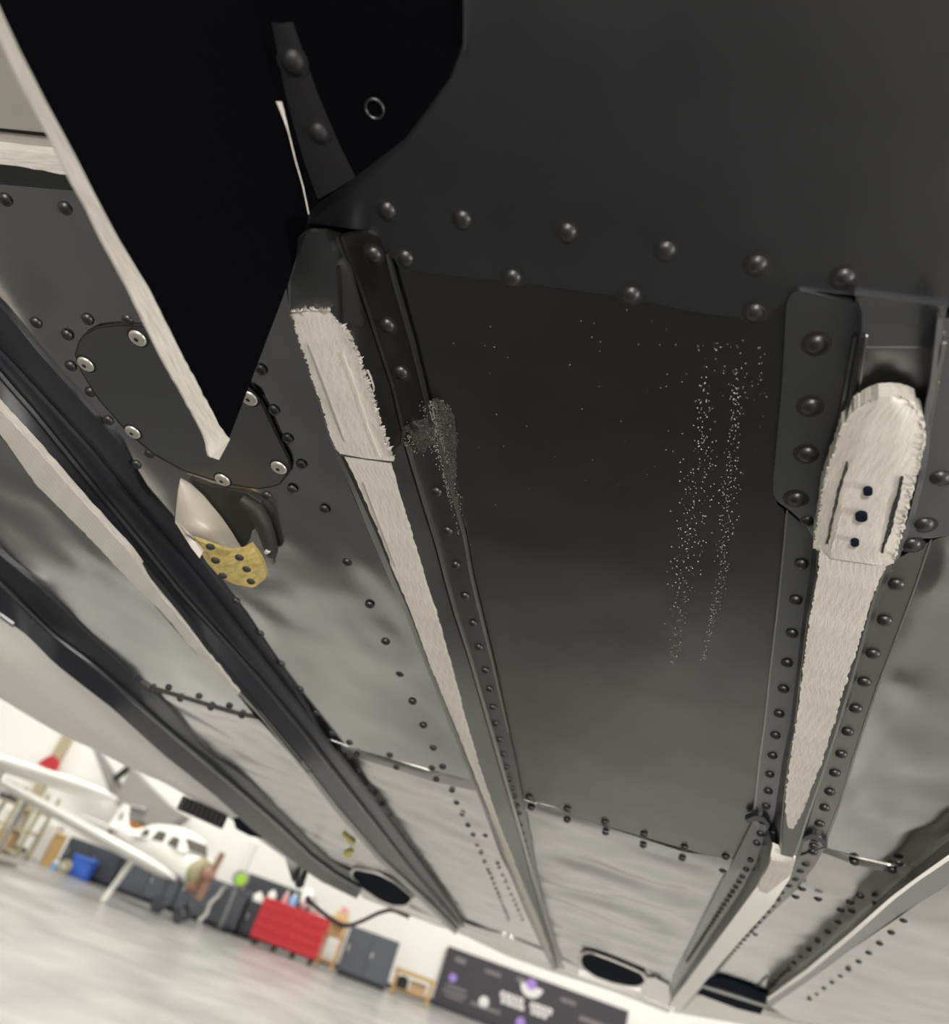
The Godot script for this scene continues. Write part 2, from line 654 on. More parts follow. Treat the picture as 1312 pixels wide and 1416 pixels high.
const FLOOD_POWER := 6.0
func floor_things() -> void:
	work_light("floodlight on a tripod beside the hull, right of the picture", Vector3(2.3, 0.55, 0.4), Vector3(0, 1.25, -0.6), FLOOD_POWER * 0.5)
	work_light("floodlight on a tripod behind the photographer", Vector3(-0.5, 0.45, 1.9), Vector3(-0.1, 1.25, -0.6), FLOOD_POWER)
	var t := thing("floor_mat", "dark rubber mat on the floor below the hull, mirrored dark in its metal", "mat", Vector3(-0.2, 0, -0.75), Basis(Vector3.UP, deg_to_rad(-22.0)))
	bx(t, "rubber_sheet", M.mat_rubber, -2.3, 0.95, 0, 0.006, -1.20, 1.3, 0.003)


# ------------------------------------------------------------------ the hull
func build_hull() -> void:
	hull = thing("aircraft_hull", "riveted metal aircraft hull overhead with black keel rails and scuffed silver wear strips", "aircraft")
	rivet_mesh = make_dome([Vector2(1.55, 0.0), Vector2(1.25, 0.05), Vector2(1.06, 0.04), Vector2(1.0, 0.16), Vector2(0.84, 0.4), Vector2(0.5, 0.58), Vector2(0.06, 0.64)], 14)
	small_rivet_mesh = make_dome([Vector2(1.0, 0.0), Vector2(0.9, 0.35), Vector2(0.5, 0.6), Vector2(0.06, 0.66)], 10)
	body()
	panels()
	keel_middle()
	keel_right()
	keel_outer()
	keel_left()
	aft_end()
	cover()
	all_rivets()
	dust()


func body() -> void:
	# the closed hull above the skin panels, running on behind and beside the camera
	var left := [skin(640, 1290), skin(501, 1244), skin(450, 1214), skin(300, 1120), skin(171, 1056), skin(86, 1017), skin(0, 966)]
	var d := along * -1.0
	for i in 12:
		left.append(left[6] + d * (0.5 * (i + 1)))
	var g := Geo.new()
	var rows := []
	var tops := []
	for i in left.size():
		var r := PackedVector3Array()
		var t := PackedVector3Array()
		for c in 25:
			var p: Vector3 = left[i] + across * (c * 0.09)
			p.y = height(p.x, p.z) + 0.009
			if i == 0:
				p = left[0].lerp(left[0] + across * 2.3, c / 24.0); p.y = height(p.x, p.z) + 0.009
			r.append(p)
			t.append(Vector3(p.x, 2.6, p.z))
		rows.append(r)
		tops.append(t)
	g.grid(rows, Vector3.DOWN)
	g.grid(tops, Vector3.UP)
	var l := []
	var rr := []
	for i in left.size():
		l.append(PackedVector3Array([rows[i][0], tops[i][0]]))
		rr.append(PackedVector3Array([rows[i][24], tops[i][24]]))
	g.grid(l, -across)
	g.grid(rr, across)
	g.grid([rows[0], tops[0]], aft)
	g.grid([rows[left.size() - 1], tops[left.size() - 1]], -aft)
	put(g, "hull_shell", M.tarnished_metal, hull)


func panels() -> void:
	# top right panel, lapping over the one behind it
	sheet("hull_panel", M.upper_metal, [[-60, 250, 150, 268, 300, 280, 427, 308, 508, 319, 535, 353, 580, 376, 650, 384, 720, 391, 800, 402, 872, 412, 950, 430, 1000, 437, 1043, 440, 1080, 425, 1092, 408, 1105, 401, 1200, 410, 1312, 425, 1460, 444], [-200, -150, 1650, -150]], [0.0022, 0.0022], 90, 14, 0.0003, 0.006)
	# centre panel between the two keels
	sheet("hull_panel", M.tarnished_metal, [[540, 330, 570, 479, 590, 561, 607, 620, 642, 743, 664, 849, 688, 948, 703, 1014, 724, 1110], [1100, 380, 1087, 410, 1080, 545, 1069, 662, 1075, 700, 1087, 706, 1075, 833, 1064, 926, 1057, 994, 1049, 1052, 1040, 1136, 1013, 1193]], [0.0, 0.0], 70, 26, 0.0006, 0.006)
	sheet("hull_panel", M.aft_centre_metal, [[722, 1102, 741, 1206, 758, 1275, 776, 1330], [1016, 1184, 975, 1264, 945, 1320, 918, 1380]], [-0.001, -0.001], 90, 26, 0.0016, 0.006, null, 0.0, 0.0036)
	# left panels
	sheet("hull_panel", M.bare_metal, [[-60, 240, -50, 330, 0, 424, 51, 486, 103, 544, 165, 613, 240, 726, 292, 794, 338, 853, 401, 946, 447, 1023], [380, 270, 395, 385, 400, 434, 441, 556, 470, 640, 494, 700, 542, 800, 567, 858, 599, 945, 643, 1045, 655, 1080]], [0.0, 0.0], 80, 30, 0.0014, 0.006)
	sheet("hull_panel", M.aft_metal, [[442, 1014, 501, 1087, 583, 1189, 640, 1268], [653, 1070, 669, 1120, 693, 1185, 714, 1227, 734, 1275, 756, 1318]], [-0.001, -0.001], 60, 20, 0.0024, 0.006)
	sheet("hull_panel", M.bare_metal, [[-60, 715, 0, 768, 38, 798, 101, 856, 151, 904, 190, 944], [-60, 540, 0, 602, 51, 671, 113, 733, 204, 826, 272, 904, 327, 959, 352, 990]], [0.0, 0.0], 60, 24, 0.0011, 0.006)
	sheet("hull_panel", M.aft_metal, [[184, 938, 238, 983, 281, 1036, 339, 1076, 389, 1126, 439, 1181, 488, 1204], [346, 983, 426, 1069, 476, 1124, 525, 1189, 604, 1264, 622, 1280]], [-0.001, -0.001], 60, 20, 0.0024, 0.006)
	# lap joints: narrow strips standing proud along the seams
	sheet("seam_lap", M.aft_centre_metal, [[722, 1105, 784, 1125, 836, 1143, 890, 1160, 945, 1178, 1016, 1188], [726, 1121, 784, 1141, 836, 1159, 890, 1176, 945, 1193, 1008, 1204]], [0.0002, 0.0032], 40, 4, 0.0008, 0.006)
	sheet("seam_lap", M.aft_metal, [[444, 1018, 483, 1033, 539, 1049, 597, 1067, 655, 1079], [452, 1032, 492, 1047, 546, 1064, 603, 1082, 660, 1094]], [0.0002, 0.0032], 40, 4, 0.0008, 0.006)
	sheet("seam_lap", M.aft_metal, [[188, 941, 233, 955, 275, 968, 317, 981, 348, 987], [200, 952, 246, 965, 288, 978, 330, 990, 356, 995]], [0.0002, 0.0030], 30, 4, 0.0008, 0.006)
	sheet("seam_lap", M.aft_metal, [[1138, 1170, 1181, 1186, 1233, 1198, 1300, 1197], [1134, 1178, 1180, 1195, 1232, 1208, 1288, 1207]], [0.0002, 0.0026], 30, 4, 0.0006, 0.006)
	# light outer chine panel with two creases
	sheet("chine_panel", M.beige_metal, [[-70, 795, 0, 851, 38, 879, 75, 917, 113, 947, 156, 980, 225, 1043, 301, 1103, 341, 1141, 402, 1189, 450, 1222], [-80, 850, 0, 905, 60, 960, 110, 1000, 170, 1040, 240, 1083, 300, 1113, 345, 1146, 402, 1190, 450, 1222], [-80, 915, 0, 966, 48, 995, 86, 1017, 133, 1038, 171, 1058, 225, 1082, 257, 1100, 318, 1132, 384, 1180, 448, 1222]], [0.0, 0.002, -0.004], 50, 4, 0.0004, 0.006)
	# right panels
	sheet("hull_panel", M.bare_metal, [[1330, 735, 1289, 747, 1267, 813, 1239, 888, 1215, 950, 1184, 1042, 1164, 1110, 1140, 1172], [1480, 780, 1460, 900, 1400, 1050, 1330, 1130, 1290, 1204]], [0.0, 0.0], 60, 24, 0.0020, 0.006)
	sheet("hull_panel", M.aft_metal, [[1142, 1166, 1110, 1215, 1068, 1261, 1027, 1295, 982, 1347, 968, 1364], [1306, 1190, 1260, 1222, 1196, 1270, 1130, 1325, 1061, 1376]], [-0.001, -0.001], 60, 18, 0.0018, 0.006)
	sheet("hull_panel", M.aft_metal, [[1420, 1150, 1320, 1215, 1230, 1277, 1130, 1345, 1066, 1392], [1700, 1330, 1560, 1400, 1420, 1450, 1300, 1480, 1220, 1500]], [0.001, 0.001], 60, 20, 0.002, 0.006)
	# pale parts of the hull step seen at the far left, behind the black plate
	sheet("step_panel", M.step_metal, [[-90, 30, 130, 60], [-90, 168, 130, 190]], [0.006, 0.006], 10, 6, 0.001, 0.006)
	sheet("step_seam", M.gasket, [[-90, 166, 130, 186], [-90, 172, 130, 196]], [0.004, 0.004], 6, 2, 0.0, 0.004)
	sheet("step_panel", M.step_metal, [[-90, 173, 130, 195], [-90, 200, 130, 222]], [0.003, 0.003], 10, 4, 0.0005, 0.006)
	sheet("step_strip", M.worn_metal, [[-90, 194, 140, 222], [-90, 222, 0, 226, 140, 250]], [0.010, 0.012], 40, 3, 0.0004, 0.008, null, 1.0)
	sheet("step_flange", M.rail_paint, [[-90, 222, 0, 226, 140, 246], [-90, 246, 0, 251, 150, 268]], [0.006, 0.003], 10, 2, 0.0, 0.006)


func keel(called: String, lines: Array, offs: Array, m: Material, rows := 60) -> MeshInstance3D:
	return sheet(called, m, lines, offs, rows, 3, 0.0, 0.004)


func keel_middle() -> void:
	var low := 0.022
	# upper sleeve: bottom face, side wall, rivet flange
	var fl_l := [395, 340, 398, 390, 399, 436, 411, 470, 441, 558, 455, 606, 466, 630]
	var bl := [424, 322, 402, 385, 402, 434, 413, 469, 443, 558, 458, 606, 468, 630]
	var br := [448, 322, 464, 352, 469, 390, 470, 448, 497, 499, 511, 544, 527, 592, 540, 640]
	var wall := [470, 328, 484, 370, 501, 412, 515, 455, 542, 537, 556, 599, 552, 622]
	var fl_r := [508, 321, 525, 328, 535, 353, 547, 400, 570, 479, 590, 561, 598, 596]
	var k := keel("keel_sleeve", [fl_l, bl, br], [0.004, low + 0.003, low + 0.003], M.plate_metal)
	sheet("side_wall", M.sleeve_black, [br, wall], [low + 0.003, 0.006], 40, 3, 0.0, 0.004, k)
	sheet("flange", M.sleeve_black, [wall, fl_r], [0.006, 0.0045], 40, 3, 0.0, 0.004, k)
	sheet("edge_bead", M.grey_rail_metal, [wall, [474, 326, 488, 368, 505, 411, 519, 454, 546, 536, 560, 598, 556, 622]], [0.0072, 0.0066], 30, 2, 0.0, 0.003, k)
	sheet("edge_bead", M.grey_rail_metal, [[533, 352, 545, 400, 568, 479, 588, 561, 596, 596], [537, 351, 549, 399, 572, 478, 592, 560, 600, 595]], [0.0058, 0.0052], 30, 2, 0.0, 0.003, k)
	# groove beside the end of the sleeve
	sheet("groove", M.gasket, [[466, 362, 468, 390, 470, 446], [474, 360, 482, 372, 492, 410, 500, 452]], [0.0245, 0.022], 12, 2, 0.0, 0.003, k)
	sheet("groove_lip", M.grey_rail_metal, [[464, 372, 466, 395, 468, 446], [467, 371, 469, 394, 471, 446]], [0.027, 0.027], 12, 1, 0.0, 0.003, k)
	# scuffed metal on the sleeve, with torn flakes along its edge
	var w := sheet("worn_strip", M.worn_metal, [[402, 434, 413, 469, 443, 558, 458, 606, 468, 627], [424, 430, 440, 480, 480, 580, 505, 634], [453, 429, 470, 448, 485, 472, 497, 499, 511, 544, 527, 592, 542, 638]], [low + 0.0036, low + 0.0044, low + 0.0036], 120, 5, 0.0012, 0.003, k, 2.2)
	flakes(k, [470, 448, 497, 499, 511, 544, 527, 592, 542, 638], 60, 4.0, low + 0.005)
	flakes(k, [402, 432, 430, 429, 455, 430], 20, 3.0, low + 0.005)
	sheet("torn_edge", M.chip_metal, [[505, 508, 514, 530, 520, 560, 526, 592], [507, 506, 518, 530, 523, 560, 528, 592]], [low, low - 0.004], 20, 1, 0.0, 0.002, k, 1.0)
	sheet("score_line", M.scratch, [[424, 478, 440, 520, 462, 580, 474, 610], [426, 477, 443, 520, 465, 580, 476, 610]], [low + 0.0050, low + 0.0050], 20, 1, 0.0, 0.002, w)
	sheet("score_line", M.chip_metal, [[472, 492, 490, 540, 508, 596, 524, 634], [475, 491, 493, 540, 511, 596, 526, 634]], [low + 0.0048, low + 0.0048], 20, 1, 0.0, 0.002, w, 0.7)
	# lower rail, running to the aft end
	var l0 := [461, 622, 474, 650, 514, 744, 538, 800, 561, 852, 594, 935, 634, 1035, 655, 1085, 681, 1150, 705, 1210, 732, 1275, 764, 1341]
	var l1 := [468, 624, 480, 650, 521, 740, 545, 800, 567, 850, 597, 930, 638, 1030, 659, 1085, 686, 1150, 709, 1210, 736, 1275, 765, 1341]
	var l2 := [534, 630, 543, 655, 569, 746, 587, 805, 602, 850, 624, 925, 650, 1020, 671, 1080, 695, 1150, 719, 1210, 745, 1270, 769, 1341]
	var l3 := [559, 611, 570, 650, 604, 760, 614, 800, 628, 849, 648, 910, 680, 1022, 699, 1088, 716, 1145, 730, 1195, 750, 1262, 773, 1338]
	var l4 := [600, 594, 612, 635, 642, 743, 652, 800, 664, 849, 680, 915, 703, 1014, 716, 1069, 730, 1145, 741, 1206, 758, 1275, 781, 1340]
	var k2_ := keel("keel_rail", [l0, l1, l2], [0.003, low, low], M.rail_metal, 90)
	sheet("side_wall", M.rail_metal, [l2, l3], [low, 0.005], 60, 4, 0.0, 0.004, k2_)
	var f := sheet("flange", M.grey_rail_metal, [l3, l4], [0.0032, 0.0028], 60, 3, 0.0, 0.004, k2_)
	sheet("edge_bead", M.edge_metal, [l3, [562, 610, 573, 650, 608, 760, 618, 800, 632, 849, 652, 910, 685, 1022, 704, 1088, 720, 1145, 734, 1195, 753, 1262, 776, 1337]], [0.0062, 0.0058], 60, 2, 0.0, 0.003, k2_)
	sheet("edge_bead", M.edge_metal, [[598, 594, 610, 635, 640, 743, 650, 800, 662, 849, 679, 915, 702, 1014], [600, 594, 612, 635, 643, 743, 653, 800, 665, 849, 681, 915, 703, 1014]], [0.0040, 0.0040], 60, 1, 0.0, 0.003, k2_)
	sheet("edge_bead", M.edge_metal, [[588, 812, 602, 855, 622, 920, 648, 1016, 668, 1076, 692, 1150, 716, 1210, 742, 1270, 766, 1340], [590, 812, 604, 855, 625, 920, 652, 1016, 673, 1076, 696, 1150, 720, 1210, 746, 1270, 768, 1339]], [low - 0.002, low - 0.003], 40, 1, 0.0, 0.003, k2_)
	var w2 := sheet("worn_strip", M.worn_metal, [[474, 628, 494, 668, 521, 729, 546, 795, 567, 845, 597, 926, 638, 1026, 661, 1085, 686, 1148, 709, 1208, 735, 1270, 760, 1325], [537, 640, 552, 691, 569, 746, 587, 805, 602, 850, 622, 920, 648, 1016, 666, 1074, 691, 1145, 715, 1206, 741, 1266, 764, 1325]], [low + 0.0022, low + 0.0022], 160, 5, 0.0006, 0.003, k2_, 1.2)
	sheet("score_line", M.scratch, [[500, 668, 520, 720, 545, 784], [502, 667, 522, 720, 547, 784]], [low + 0.0030, low + 0.0030], 16, 1, 0.0, 0.002, w2)


# torn slivers standing off the edge of a scuffed strip
func flakes(parent: Node, line: Array, count: int, size: float, off: float) -> void:
	var p := resample(line, count)
	var g := Geo.new()
	for i in count:
		var q := p[i].lerp(p[i + 1], rng.randf())
		var t := (p[i + 1] - p[i]).normalized()
		var o := Vector2(-t.y, t.x) * (-1.0)
		var s := size * (0.25 + 1.7 * pow(rng.randf(), 2.2))
		var a := skin(q.x - t.x * 1.6, q.y - t.y * 1.6, off)
		var b := skin(q.x + t.x * 1.6, q.y + t.y * 1.6, off)
		var e := q + o * s + Vector2(rng.randf_range(-2, 2), rng.randf_range(-4, 1))
		var c := skin(e.x, e.y, off + rng.randf_range(-0.002, 0.004))
		g.prism([a, b, c], n1 * 0.0008)
	var m := put(g, "torn_flakes", M.chip_metal, parent)
	m.set_meta("kind", "stuff")


func keel_right() -> void:
	var low := 0.022
	# doubler plate round the end of the keel
	var fl := [1105, 402, 1092, 408, 1087, 420, 1083, 500, 1080, 545, 1074, 610, 1069, 662, 1069, 684, 1076, 695, 1090, 704, 1110, 722, 1124, 742]
	var wl := [1186, 420, 1186, 462, 1178, 500, 1170, 545, 1160, 590, 1148, 640, 1136, 690, 1130, 735]
	var bl := [1192, 440, 1190, 480, 1182, 520, 1176, 560, 1160, 610, 1147, 650, 1136, 690, 1126, 758]
	var br := [1296, 440, 1292, 480, 1286, 530, 1277, 580, 1276, 630, 1268, 670, 1258, 710, 1234, 780]
	var wr := [1304, 440, 1302, 480, 1296, 530, 1288, 580, 1284, 630, 1276, 670, 1266, 710, 1244, 770]
	var fr := [1500, 440, 1480, 500, 1460, 560, 1430, 640, 1400, 700, 1330, 738, 1284, 745, 1246, 738]
	var k := keel("keel_sleeve", [fl, wl], [0.004, 0.005], M.plate_metal, 60)
	k.set_meta("label", "dark doubler plate round the end of the right keel")
	sheet("side_wall", M.plate_metal, [wl, bl], [0.005, low], 40, 2, 0.0, 0.004, k)
	sheet("bottom_face", M.plate_metal, [bl.slice(2), br.slice(2)], [0.0075, 0.0075], 40, 4, 0.0, 0.004, k)
	sheet("bottom_face", M.plate_metal, [[1182, 408, 1310, 424], [1186, 448, 1304, 452], [1188, 484, 1294, 486]], [0.0048, 0.0056, 0.0076], 12, 5, 0.0, 0.004, k)
	sheet("side_wall", M.plate_metal, [br, wr], [low, 0.005], 40, 2, 0.0, 0.004, k)
	sheet("flange", M.plate_metal, [wr, fr], [0.005, 0.004], 40, 4, 0.0, 0.004, k)
	sheet("groove", M.gasket, [[1186, 466, 1180, 500, 1172, 545, 1165, 582], [1194, 466, 1189, 500, 1182, 545, 1176, 572]], [0.0085, 0.0085], 14, 1, 0.0, 0.002, k)
	for l in [[[1180, 470, 1174, 500, 1166, 545, 1158, 588], 4], [[1197, 466, 1192, 500, 1186, 545, 1180, 566], 3], [[1303, 476, 1296, 510, 1286, 555, 1277, 585], 6], [[1296, 530, 1288, 570, 1282, 605], 3]]:
		var a: Array = l[0]
		var b := a.duplicate()
		for i in range(0, b.size(), 2):
			b[i] += l[1]
		sheet("edge_bead", M.edge_metal, [a, b], [0.0095, 0.0095], 14, 1, 0.0, 0.002, k)
	# scuffed end
	var w := sheet("worn_strip", M.worn_metal, [[1205, 552, 1181, 566, 1164, 588, 1154, 620, 1142, 655, 1136, 675, 1130, 720, 1124, 758, 1136, 764], [1215, 549, 1200, 580, 1180, 640, 1165, 690, 1150, 772], [1232, 548, 1244, 580, 1240, 640, 1225, 690, 1205, 780], [1246, 549, 1262, 555, 1276, 578, 1279, 610, 1272, 644, 1260, 689, 1250, 727, 1236, 778, 1226, 783]], [low + 0.001, low + 0.004, low + 0.004, low + 0.001], 130, 4, 0.0010, 0.010, k, 2.4)
	flakes(k, [1236, 778, 1250, 727, 1260, 689, 1272, 644, 1279, 610, 1276, 578, 1253, 550, 1205, 552, 1181, 566, 1164, 588, 1154, 620, 1142, 655, 1130, 720], 90, 2.2, low + 0.002)
	for s in [[[1170, 640, 1160, 675, 1150, 715, 1142, 752], 3], [[1164, 700, 1154, 740, 1148, 762], 3], [[1246, 662, 1238, 700, 1226, 745], 3], [[1238, 690, 1228, 730, 1218, 765], 3]]:
		var a: Array = s[0]
		var b := a.duplicate()
		for i in range(0, b.size(), 2):
			b[i] += s[1]
		sheet("score_line", M.chip_metal if s[0][0] == 1164 else M.dirt, [a, b], [low + 0.0044, low + 0.0044], 24, 1, 0.0, 0.002, w, 1.4)
	for h in [[1200, 682, 5.4], [1191, 717, 7.0], [1182, 753, 4.8]]:
		var p := skin(h[0], h[1], low + 0.0075)
		var g := Geo.new()
		var ringp := []
		var r: float = h[2] / FOCAL * p.distance_to(EYE)
		var xv := n1.cross(Vector3.FORWARD).normalized()
		var zv := xv.cross(n1)
		for i in 18:
			ringp.append(p + (xv * cos(TAU * i / 18.0) + zv * sin(TAU * i / 18.0)) * r)
		g.prism(ringp, n1 * 0.003)
		put(g, "drain_hole", M.hole_dark, w)
	# the rail from the doubler to the seam
	var a0 := [1087, 706, 1082, 760, 1075, 833, 1064, 926, 1057, 994, 1049, 1052, 1040, 1136]
	var a1 := [1126, 740, 1120, 790, 1109, 860, 1100, 940, 1093, 1000, 1082, 1050, 1069, 1137, 1068, 1172]
	var a2 := [1134, 745, 1130, 800, 1118, 860, 1108, 940, 1101, 1000, 1091, 1060, 1084, 1130, 1080, 1182]
	var a3 := [1228, 770, 1206, 830, 1190, 890, 1170, 960, 1152, 1020, 1132, 1080, 1114, 1130, 1096, 1186]
	var a4 := [1236, 775, 1214, 835, 1200, 890, 1178, 960, 1150, 1040, 1128, 1105, 1112, 1158, 1102, 1186]
	var a5 := [1289, 747, 1267, 813, 1239, 888, 1215, 950, 1184, 1042, 1164, 1110, 1140, 1170]
	var kr := keel("keel_rail", [a2, a3], [low, low], M.grey_rail_metal, 80)
	kr.set_meta("label", "right keel rail between two rows of rivets")
	sheet("flange", M.plate_metal, [a0, a1], [0.0035, 0.0035], 60, 3, 0.0, 0.004, kr)
	sheet("side_wall", M.grey_rail_metal, [a1, a2], [0.0035, low], 60, 2, 0.0, 0.004, kr)
	sheet("side_wall", M.grey_rail_metal, [a3, a4], [low, 0.0035], 60, 2, 0.0, 0.004, kr)
	sheet("flange", M.aft_rail_metal, [a4, a5], [0.0035, 0.0035], 60, 3, 0.0, 0.004, kr)
	for l in [[a0, 2.5, 0.0042], [a5, -3.0, 0.0042], [a2, -3.0, 0.019], [a3, 4.0, 0.019]]:
		var b: Array = l[0].duplicate()
		for i in range(0, b.size(), 2):
			b[i] += l[1]
		sheet("edge_bead", M.edge_metal, [l[0], b], [l[2], l[2]], 50, 1, 0.0, 0.002, kr)
	sheet("worn_strip", M.worn_metal, [[1134, 755, 1130, 800, 1121, 847, 1112, 909, 1106, 964, 1099, 1012, 1092, 1050, 1087, 1096, 1086, 1130, 1091, 1145], [1228, 775, 1208, 820, 1195, 861, 1181, 909, 1164, 960, 1150, 1012, 1134, 1060, 1120, 1095, 1109, 1125, 1097, 1146]], [low + 0.0022, low + 0.0022], 150, 6, 0.0008, 0.003, kr, 2.0)
	# rounded dark end and aft run of the keel beyond the joint
	sheet("end_gasket", M.rail_paint, [[1066, 1150, 1066, 1174, 1074, 1188, 1086, 1194, 1098, 1193, 1106, 1184, 1113, 1160], [1071, 1150, 1071, 1172, 1077, 1183, 1087, 1188, 1096, 1187, 1102, 1180, 1109, 1160]], [0.010, 0.012], 24, 2, 0.0, 0.006, kr)
	var b0 := [1040, 1137, 1013, 1192, 975, 1264, 950, 1315, 929, 1355]
	var b1 := [1061, 1142, 1046, 1190, 1020, 1240, 985, 1290, 955, 1336, 930, 1374]
	var b2 := [1068, 1170, 1062, 1196, 1045, 1228, 1006, 1281, 965, 1336, 924, 1391]
	var b3 := [1100, 1186, 1092, 1215, 1068, 1252, 1027, 1297, 982, 1349, 942, 1396]
	var b4 := [1140, 1172, 1128, 1196, 1100, 1232, 1068, 1262, 1027, 1303, 984, 1353, 945, 1396]
	var ka := keel("keel_rail", [b2, b3], [0.020, 0.020], M.beige_metal, 50)
	ka.set_meta("label", "pale aft end of the right keel")
	sheet("flange", M.grey_rail_metal, [b0, b1], [0.003, 0.004], 40, 2, 0.0, 0.004, ka)
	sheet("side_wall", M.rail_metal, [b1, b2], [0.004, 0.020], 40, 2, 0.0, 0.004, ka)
	sheet("flange", M.aft_rail_metal, [b3, b4], [0.006, 0.003], 40, 2, 0.0, 0.004, ka)
	patch("worn_patch", M.worn_metal, [1066, 1189, 1084, 1192, 1098, 1192, 1093, 1210, 1078, 1222, 1060, 1236, 1050, 1232, 1050, 1218, 1060, 1204], 0.024, 0.004, ka)
	sheet("joint_strap", M.rail_paint, [[1030, 1134, 1044, 1128, 1056, 1130, 1064, 1140], [1034, 1139, 1045, 1135, 1056, 1137, 1062, 1148]], [0.008, 0.008], 10, 1, 0.0, 0.005, ka)
	sheet("joint_strap", M.rail_paint, [[1110, 1158, 1124, 1153, 1136, 1159, 1144, 1170], [1112, 1164, 1124, 1160, 1135, 1166, 1141, 1175]], [0.008, 0.008], 10, 1, 0.0, 0.005, ka)


func keel_outer() -> void:
	# the rail that leaves the picture at the right
	var c0 := [1420, 1085, 1304, 1168, 1267, 1199, 1230, 1230, 1170, 1285, 1110, 1336, 1056, 1376]
	var c1 := [1420, 1105, 1306, 1186, 1268, 1213, 1232, 1240, 1174, 1291, 1114, 1341, 1060, 1380]
	var c2 := [1420, 1112, 1306, 1194, 1270, 1218, 1236, 1244, 1178, 1296, 1118, 1346, 1062, 1384]
	var c3 := [1420, 1150, 1308, 1226, 1276, 1246, 1242, 1266, 1184, 1308, 1122, 1354, 1066, 1392]
	var k := keel("keel_rail", [c0, c1], [0.003, 0.022], M.aft_rail_metal, 40)
	k.set_meta("label", "silver keel rail at the right edge with a shaded far side")
	sheet("bottom_face", M.beige_metal, [c1, c2], [0.022, 0.022], 40, 1, 0.0, 0.004, k)
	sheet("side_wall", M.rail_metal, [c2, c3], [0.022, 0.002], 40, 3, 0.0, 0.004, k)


func keel_left() -> void:
	# two black keel rails on the left
	var low := 0.026
	var e0 := [-60, 495, 0, 568, 45, 616, 117, 698, 178, 764, 250, 850, 300, 918, 358, 986, 426, 1069, 463, 1117, 525, 1189, 604, 1264, 630, 1292]
	var e1 := [-60, 450, 0, 524, 45, 575, 110, 655, 196, 758, 249, 824, 300, 880, 360, 946, 421, 1019, 476, 1089, 509, 1130, 566, 1203, 635, 1281]
	var e2 := [-70, 420, 0, 492, 40, 535, 120, 622, 175, 688, 230, 752, 280, 812, 345, 893, 405, 970, 462, 1040, 515, 1108, 575, 1189, 640, 1278]
	var e3 := [-70, 360, 0, 424, 21, 448, 51, 486, 103, 544, 165, 613, 192, 671, 240, 726, 292, 794, 338, 853, 401, 946, 446, 1019, 501, 1087, 539, 1131, 583, 1189, 618, 1237, 644, 1275]
	var k := keel("keel_rail", [e0, e1], [low, 0.012], M.rail_paint, 80)
	k.set_meta("label", "black keel rail with a scuffed silver lower edge")
	sheet("step_ledge", M.rail_paint, [e1, e2], [0.009, 0.008], 60, 2, 0.0, 0.004, k)
	sheet("flange", M.rail_paint, [e2, e3], [0.005, 0.003], 60, 3, 0.0004, 0.004, k)
	var b := e1.duplicate()
	for i in range(0, b.size(), 2):
		b[i] += 2.2
	sheet("edge_bead", M.plate_metal, [e1, b], [0.0132, 0.0128], 60, 1, 0.0, 0.003, k)
	b = e2.duplicate()
	for i in range(0, b.size(), 2):
		b[i] += 2.0
	sheet("edge_bead", M.rail_paint, [e2, b], [0.0088, 0.0085], 60, 1, 0.0, 0.003, k)
	var dk := e0.duplicate()
	for i in range(0, dk.size(), 2):
		dk[i] += 5.0
		dk[i + 1] -= 1.0
	sheet("groove", M.gasket, [e0.slice(0, 18), dk.slice(0, 18)], [low + 0.0008, low - 0.001], 50, 1, 0.0, 0.002, k)
	sheet("worn_strip", M.worn_metal, [[-60, 522, 0, 600, 51, 671, 113, 733, 165, 788, 223, 846, 272, 904, 302, 937, 329, 962], [-60, 490, 0, 567, 45, 615, 117, 697, 178, 763, 219, 820, 250, 858, 277, 892, 331, 958]], [low + 0.003, low + 0.003], 130, 4, 0.0003, 0.006, k, 0.8)
	sheet("bottom_face", M.aft_rail_metal, [[329, 960, 358, 990, 426, 1073, 463, 1121, 525, 1193, 604, 1267, 628, 1292], [331, 956, 360, 984, 428, 1066, 465, 1114, 527, 1186, 606, 1261, 632, 1289]], [low, low], 40, 1, 0.0, 0.004, k)
	# outermost
	var g0 := [-70, 790, 0, 851, 38, 879, 75, 917, 113, 947, 156, 980, 225, 1043, 301, 1103, 341, 1141, 402, 1189, 444, 1219, 493, 1243]
	var g1 := [-70, 752, 0, 811, 33, 844, 75, 884, 126, 922, 189, 977, 250, 1030, 320, 1088, 380, 1140, 430, 1187, 462, 1211, 499, 1232]
	var g2 := [-70, 705, 0, 768, 38, 798, 101, 856, 108, 866, 151, 904, 194, 947, 205, 950, 238, 983, 281, 1036, 339, 1076, 389, 1126, 429, 1166, 457, 1191, 490, 1208]
	var k2_ := keel("keel_rail", [g0, g1], [0.030, 0.014], M.rail_paint, 60)
	k2_.set_meta("label", "leftmost black keel rail along the pale chine")
	sheet("flange", M.rail_paint, [g1, g2], [0.011, 0.003], 50, 3, 0.0006, 0.004, k2_)
	b = g1.duplicate()
	for i in range(1, b.size(), 2):
		b[i] -= 2.4
	sheet("edge_bead", M.plate_metal, [g1, b], [0.0148, 0.0142], 50, 1, 0.0, 0.003, k2_)
	sheet("edge_bead", M.plate_metal, [[-20, 838, 0, 855, 18, 868], [-20, 834, 0, 851, 18, 864]], [0.0310, 0.0310], 10, 1, 0.0, 0.003, k2_)


